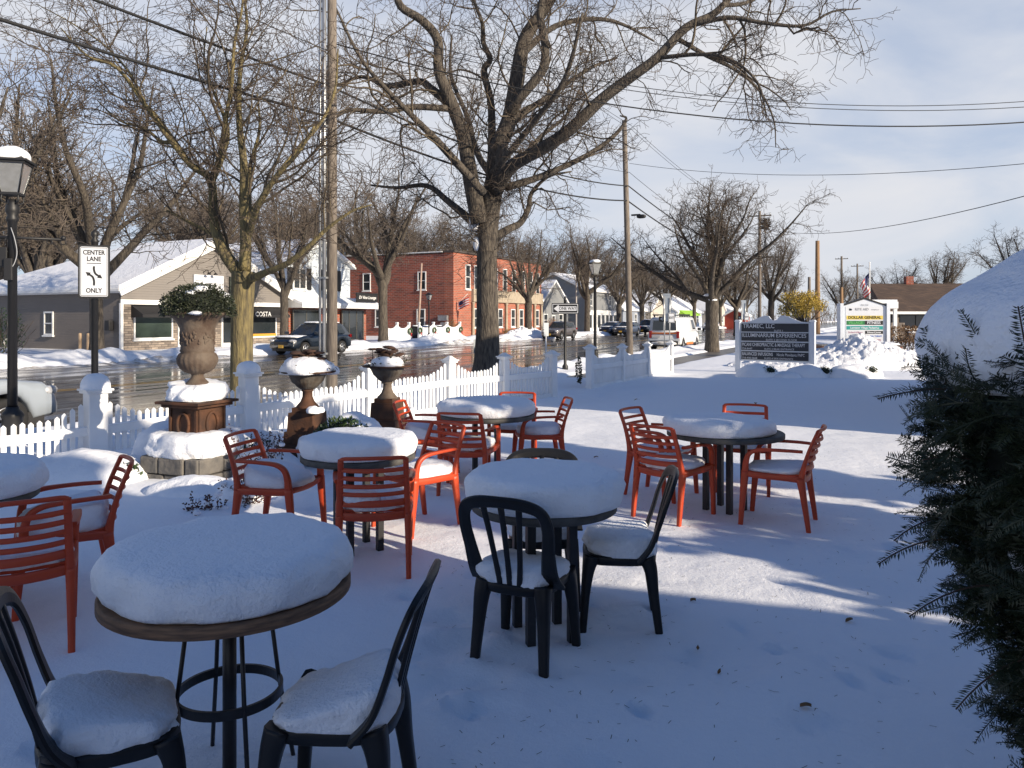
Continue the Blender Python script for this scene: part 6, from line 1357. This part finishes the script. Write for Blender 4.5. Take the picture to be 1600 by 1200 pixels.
for i, (z0, z1, z2, z3, r0, lb) in enumerate(((6.3, 6.05, 6.95, 6.3, .030, 'lowest thick black cable'), (7.2, 6.7, 7.6, 6.9, .026, 'second thick black cable from the bottom'), (8.1, 7.4, 8.2, 7.6, .010, 'thin middle cable'), (11.6, 11.3, 10.3, 10.6, .009, 'topmost thin cable'), (11.4, 11.25, 10.1, 10.4, .009, 'second highest thin cable'))):
    dx = .15*(i-2)
    cable(lb+' crossing the top left corner to the conduit pole', UP(A0, z0, dx), UP(A1, z1, dx*.5), .35, r0)
    cable(lb+' between the conduit pole and slender pole', UP(A1, z1, dx*.5), UP(A2, z2, dx*.3), .45, r0)
    cable(lb+' from the slender pole down the street', UP(A2, z2, dx*.3), UP(A3, z3, dx*.2), .7, r0)
EV = Vector((12.2, 17.0, 0))
cable('thick service cable crossing the sky at right, third from the top', UP(A1, 7.6), EV+Vector((0, 0, 6.15)), .75, .014)
cable('upper thin service cable crossing the sky at right', UP(A1, 8.1), EV+Vector((0, .6, 6.75)), .75, .008); cable('second thin service cable crossing the sky at right', UP(A1, 7.95), EV+Vector((0, .3, 6.55)), .72, .008)
cable('thin straight cable from the slender pole to the right edge', UP(A2, 8.6), (14.5, 20.5, 5.95), .45, .009); cable('sagging cable from the nest tree pole up to the right edge', UP(A3, 9.4), (16, 22, 5.6), .9, .014)
cable('long thin wire sagging across the red brick wall', st(40, 33.5, 5.2), st(66, 33, 5.6), .9, .012)

# ================================================================== VEHICLES (front faces local +x)
def wheel(r, x, y, rad, w=.22):
    s = 1 if y > 0 else -1; b = MB(); M = Matrix.Translation((x, y, rad)) @ Matrix.Rotation(R(90)*-s, 4, 'X'); b.M = M
    b.lathe([(rad*.60, -w/2), (rad*.93, -w/2), (rad, -w/2+.03), (rad, w/2-.03), (rad*.93, w/2), (rad*.64, w/2), (rad*.60, w/2-.02)], 36); t = b.build('wheel', TYRE, r)
    b = MB(); b.M = M; b.lathe([(rad*.62, w/2-.04), (rad*.66, w/2-.005), (rad*.60, w/2-.0)], 36, caps=False); b.lathe([(.0, w/2-.012), (.055, w/2-.012), (.065, w/2-.03)], 14, caps=False)
    for i in range(5):
        a = 2*math.pi*i/5; d = Vector((math.cos(a), math.sin(a), 0)); q = Vector((-d.y, d.x, 0)); b.add([d*.04+q*.03+Vector((0, 0, w/2-.018)), d*.04-q*.03+Vector((0, 0, w/2-.018)), d*rad*.62-q*.05+Vector((0, 0, w/2-.012)), d*rad*.62+q*.05+Vector((0, 0, w/2-.012))], [(0, 1, 2, 3)])
    b.build('rim', RIM, t); b = MB(); b.M = M; b.lathe([(.0, w/2-.08), (rad*.62, w/2-.08)], 24, caps=False); b.build('brake_disc', PLASTIC, t)
def quadlerp(q, u, v): a = q[0].lerp(q[1], u); b = q[3].lerp(q[2], u); return a.lerp(b, v)
def car(name, label, s, t, paint, L=4.6, W=1.86, H=1.68, head=1, kind='suv', snow=True, group='cars in the street', z=ROADZ+.004):
    r = thing(name, label, 'van' if kind == 'van' else 'car', st(s, t, z), ANG+(0 if head > 0 else math.pi), group); h = L/2; w = W/2; van = kind == 'van'
    rad = .34 if not van else .35; fx, rx_ = h-.88, -h+.86; zb = .30
    if van: top = [(-h, .62, 1.0), (-h+.03, 1.12, 1.0), (h-1.15, 1.14, 1.0), (h-.5, 1.06, .97), (h-.1, .92, .9), (h, .7, .84)]
    else: top = [(-h, .62, .86), (-h+.05, .92, .92), (-h+.35, 1.03, .98), (-.2*h, 1.03, 1.0), (h*.36, 1.02, 1.0), (h*.62, .99, .98), (h-.25, .90, .93), (h-.06, .76, .86), (h, .6, .82)]
    xs = sorted(set(list(np.linspace(-h, h, 44))+[q[0] for q in top])); b = MB(); vs = []
    for x in xs:
        zt = np.interp(x, [q[0] for q in top], [q[1] for q in top]); k = np.interp(x, [q[0] for q in top], [q[2] for q in top]); ww = w*k
        zl = zb+.06*max(0, (abs(x)-h+.5)/.5)
        for cx in (fx, rx_):
            d = abs(x-cx)
            if d < rad+.07: zl = max(zl, min(zt-.12, rad+math.sqrt(max(0, (rad+.07)**2-d*d))))
        e = zt-zl
        half = [(0, zl), (ww*.90, zl), (ww*.985, zl+.10*e), (ww, zl+.45*e), (ww*.99, zl+.72*e), (ww*.955, zt-.07*e), (ww*.86, zt), (0, zt+.012)]
        vs += [(x, y, zz) for y, zz in half]+[(x, -y, zz) for y, zz in half[-2:0:-1]]
    m = 14; n = len(xs); b.add(vs, [(i*m+j, (i+1)*m+j, (i+1)*m+(j+1) % m, i*m+(j+1) % m) for i in range(n-1) for j in range(m)]+[tuple(range(m)), tuple((n-1)*m+j for j in range(m))[::-1]], True)
    body = b.build('body', paint, r)
    MB().box((0, 0, .32), (L-.5, W-.22, .22)).build('underbody', PLASTIC, r)
    bz = top[2][1]-.02
    if van: A, B_, C, D_ = -h+.03, h-.72, h-1.5, -h+.14; wt = w*.86
    else: A, B_, C, D_ = -h+.18, h*.38, h*.02, -h+.62; wt = w*.70
    wb = w*.93
    base = [Vector((A, -wb, bz)), Vector((B_, -wb, bz)), Vector((B_, wb, bz)), Vector((A, wb, bz))]; roof = [Vector((D_, -wt, H-.06)), Vector((C, -wt, H-.04)), Vector((C, wt, H-.04)), Vector((D_, wt, H-.06))]
    bm = bmesh.new(); V_ = [bm.verts.new(q) for q in base+roof]
    for f in ((0, 1, 5, 4), (1, 2, 6, 5), (2, 3, 7, 6), (3, 0, 4, 7), (4, 5, 6, 7)): bm.faces.new([V_[i] for i in f])
    te = [e for e in bm.edges if all(q.co.z > H-.1 for q in e.verts)]; bmesh.ops.bevel(bm, geom=te, offset=.12, segments=4, affect='EDGES', profile=.5); bm.verts.index_update()
    c = MB(); c.add([q.co.copy() for q in bm.verts], [[q.index for q in f.verts] for f in bm.faces], True); bm.free(); c.build('cabin', paint, r)
    def glass(nm, quad, u0, u1, v0, v1, m_=GLASS):
        nrm = (quad[1]-quad[0]).cross(quad[3]-quad[0]).normalized(); ctr = sum(quad, Vector())/4
        if nrm.dot(ctr-Vector((0, 0, 1))) < 0: nrm = -nrm
        q = [quadlerp(quad, u, v)+nrm*.006 for u, v in ((u0, v0), (u1, v0), (u1*.985+u0*.015, v1), (u0*.985+u1*.015, v1))]; b = MB(); b.prism(q, (0, 0, 0), nrm*-.012); b.build(nm, m_, r)
    for sd in (0, 1):
        q = [base[0], base[1], roof[1], roof[0]] if sd == 0 else [base[3], base[2], roof[2], roof[3]]
        if van: glass('side_window', q, .76, .93, .14, .80)
        else: glass('side_window', q, .10, .30, .16, .80), glass('side_window', q, .325, .58, .12, .82), glass('side_window', q, .605, .90, .10, .82)
    glass('windscreen', [base[1], base[2], roof[2], roof[1]], .08, .92, .10, .84)
    if van: qr = [base[0], base[3], roof[3], roof[0]]; glass('rear_window', qr, .10, .47, .10, .78); glass('rear_window', qr, .53, .90, .10, .78)
    else: glass('rear_window', [base[0], base[3], roof[3], roof[0]], .1, .9, .2, .82)
    for x in (fx, rx_):
        for y in (-w+.13, w-.13): wheel(r, x, y, rad)
    f = MB(); zf = .70 if not van else .66
    for s_ in (-1, 1):
        MB().blob((h-.15, s_*(w*.73), zf+.05), (.22, .15, .085), .8, .8, 1, 0, 1, -1, 14, 8, -s_*.5).build('headlight', HEADL, r)
        MB().box((-h+.05, s_*w*.84, .95 if not van else .95), (.14, .16, .17 if not van else .42)).build('tail_light', TAILL, r)
        q = MB(); q.bbox((B_-.10, s_*(w+.10), bz+.13), (.14, .22, .16), .03); q.build('mirror', PLASTIC if van else paint, r)
        if not van:
            q = MB(); q.bbox((-.1, s_*(w-.005), .80), (.2, .03, .035), .008); q.bbox((-1.05, s_*(w-.005), .80), (.2, .03, .035), .008); q.build('handle', paint, r)
        MB().box((0, s_*(w*.96), .36), (L*.52, .06, .12)).build('sill_trim', PLASTIC, r)
    f.bbox((h-.03, 0, .62), (.07, W*.5, .18), .02).bbox((h-.05, 0, .40), (.10, W*.72, .14), .03); f.build('grille', PLASTIC, r)
    MB().bbox((h+.01, 0, .46), (.02, .34, .16), .004).build('number_plate', PLATEY, r)
    if snow:
        q = MB(); q.blob(((C+D_)/2, 0, H-.045), ((C-D_)/2+.08, wt*.98, .09), .5, .45, 3, .02, 2.5, .0, 36, 12); q.build('roof_snow', SNOWR, r)
        if not van and snow != 'roof': q = MB(); q.blob((h*.66, 0, .955), (h*.28, w*.80, .075), .6, .5, 4, .03, 2.5, -.3, 36, 12); q.build('bonnet_snow', SNOWR, r)
    return r
PB = mat('paint_dark_blue', (.008, .013, .022), .25, coat=.8); PG = mat('paint_brown_grey', (.14, .12, .115), .3, .4, coat=.8); PS = mat('paint_silver_white', (.30, .34, .39), .28, coat=.8); PW = mat('paint_white', (.72, .73, .74), .35, coat=.5); PN = mat('paint_navy', (.02, .035, .075), .25, coat=.8)
car('parked_suv', 'dark blue SUV with snow on bonnet and roof, parked across the street', 32.6, 28.9, PB, 4.7, 1.9, 1.72, -1)
car('parked_suv', 'brownish grey SUV parked across the street behind the one way sign', 65.8, 28.5, PG, 4.6, 1.86, 1.68, -1, snow=False)
car('parked_car', 'dark navy car with snowy bonnet, left of the tall wooden pole', 83.5, 27.8, PN, 4.7, 1.85, 1.55, -1); car('parked_car', 'small blue car with snow on its bonnet, leftmost of the far parked cars', 86.0, 30.6, PN, 4.2, 1.78, 1.5, -1); car('parked_car', 'black pickup sized car with snowy bonnet left of the white van', 91.5, 27.8, PB, 5.0, 1.95, 1.75, -1)
car('parked_car', 'black car right of the white van, mostly hidden by the verge tree', 98.5, 25.2, PB, 4.7, 1.9, 1.8, -1); car('parked_car', 'pale car far along the street behind the verge tree', 118, 26, PW, 4.6, 1.85, 1.6, -1, snow=False)
car('parked_car', 'dark car far off on the road beyond the tenant sign', 150, 16.5, PB, 4.6, 1.85, 1.6, -1, snow=False); car('parked_car', 'grey car far off at the plaza entrance behind the railing', 95, -9, PG, 4.6, 1.85, 1.6, -1, snow=False)
car('passing_car', 'silvery white car cut by the left edge of the picture, behind the picket fence', 5.7, 13.35, PS, 4.6, 1.85, 1.6, 1, snow=False)
vn = car('white_van', 'white van with orange stripe and roof rack, seen from behind right', 47.8, 12.75, PW, 5.1, 2.0, 2.05, 1, 'van', snow=False)
MB().box((-2.562, 0, 1.04), (.012, 1.74, .09)).box((-.3, -1.003, .40), (1.6, .02, .14)).build('orange_stripe', mat('van_orange', (.62, .16, .03), .5), vn)
b = MB()
for x in (-2.0, -.9, .3): b.box((x, 0, 2.12), (.05, 1.7, .05))
for y in (-.8, .8): b.tube([(-2.2, y, 2.16), (.5, y, 2.16)], .025, 6)
b.build('roof_rack', PLASTIC, vn); MB().box((-2.575, 0, .48), (.10, 1.7, .18)).build('bumper', PLASTIC, vn); MB().box((-2.57, .5, .82), (.012, .5, .14)).build('number_plate', mat('plate_white', (.6, .6, .6), .5), vn)
MB().blob((-2.66, 0, .42), (.14, .8, .12), .8, .6, 3, .05, 4, -.9, 20, 10).build('slush', SNOWD, vn)

# ================================================================== small things on the snow
rng = random.Random(2024); b = MB()
for i in range(1500):
    x, y = rng.uniform(-.6, 4.6), 2.2+rng.random()**1.3*8.5
    if x > .70*y-.1: continue
    s_, t_ = to_st(x, y); z = ground_z(s_, t_)+.004; a = rng.uniform(0, 6.28); L = rng.uniform(.006, .016); d = Vector((math.cos(a), math.sin(a), rng.uniform(-.1, .3)))*L; w = Vector((-d.y, d.x, 0)).normalized()*.0014; p = Vector((x, y, z)); b.add([p-d+w, p-d-w, p+d-w, p+d+w], [(0, 1, 2, 3)])
o = b.build('fallen_needles', YEWN); o['kind'] = 'stuff'; o['label'] = 'scattered dark yew needles on the snow'
def leaf(label, x, y, s, a):
    s_, t_ = to_st(x, y); z = ground_z(s_, t_); b = MB(); n = 6; vs = []
    for i in range(n+1):
        u = i/n; ww = s*.28*math.sin(math.pi*min(1, u*1.05))**.8; cz = .25*s*math.sin(u*3.0)
        vs += [(s*(u-.5), -ww, cz+.10*s), (s*(u-.5), 0, cz*.6+.02), (s*(u-.5), ww, cz+.12*s)]
    b.add(vs, [(i*3+j, (i+1)*3+j, (i+1)*3+j+1, i*3+j+1) for i in range(n) for j in range(2)], True); o = b.build('dead_leaf', BLEAF, loc=(x, y, z)); o.rotation_euler = (0, 0, a); tag(o, label, 'leaf', 'dead leaves on the snow')
leaf('curled brown leaf on the shaded snow below the bright streak', 1.94, 4.42, .055, .4); leaf('thin curled leaf in the lower middle of the open snow', 1.30, 3.40, .05, -.1); leaf('small upright leaf left of the others in the open snow', .98, 4.05, .03, 1.3); leaf('small leaf among needles near the drift ridge', 1.02, 3.78, .03, .8); leaf('dark leaf at the foot of the right black chair', 1.12, 4.75, .035, 0)
leaf('green brown leaf on sunlit snow right of the fence table', 1.05, 9.6, .06, .3); leaf('dark leaf on the shaded snow left of centre before the tenant sign', 2.65, 16.3, .12, .2); leaf('dark leaf on the shaded snow before the tenant sign, right one', 4.95, 15.6, .12, 1.2)
# curled strip half buried at the bottom edge
o = MB().tube(catmull([(0, 0, .0), (.01, .02, .05), (.04, .03, .075), (.08, .02, .07), (.10, 0, .02)], 4), .016, ref=(0, 1, 0), flat=.004, chamfer=True).build('rubber_strip', BLACKR, loc=(-.66, 2.62, 0)); tag(o, 'curled black strip half buried in snow under the front table', 'strip')
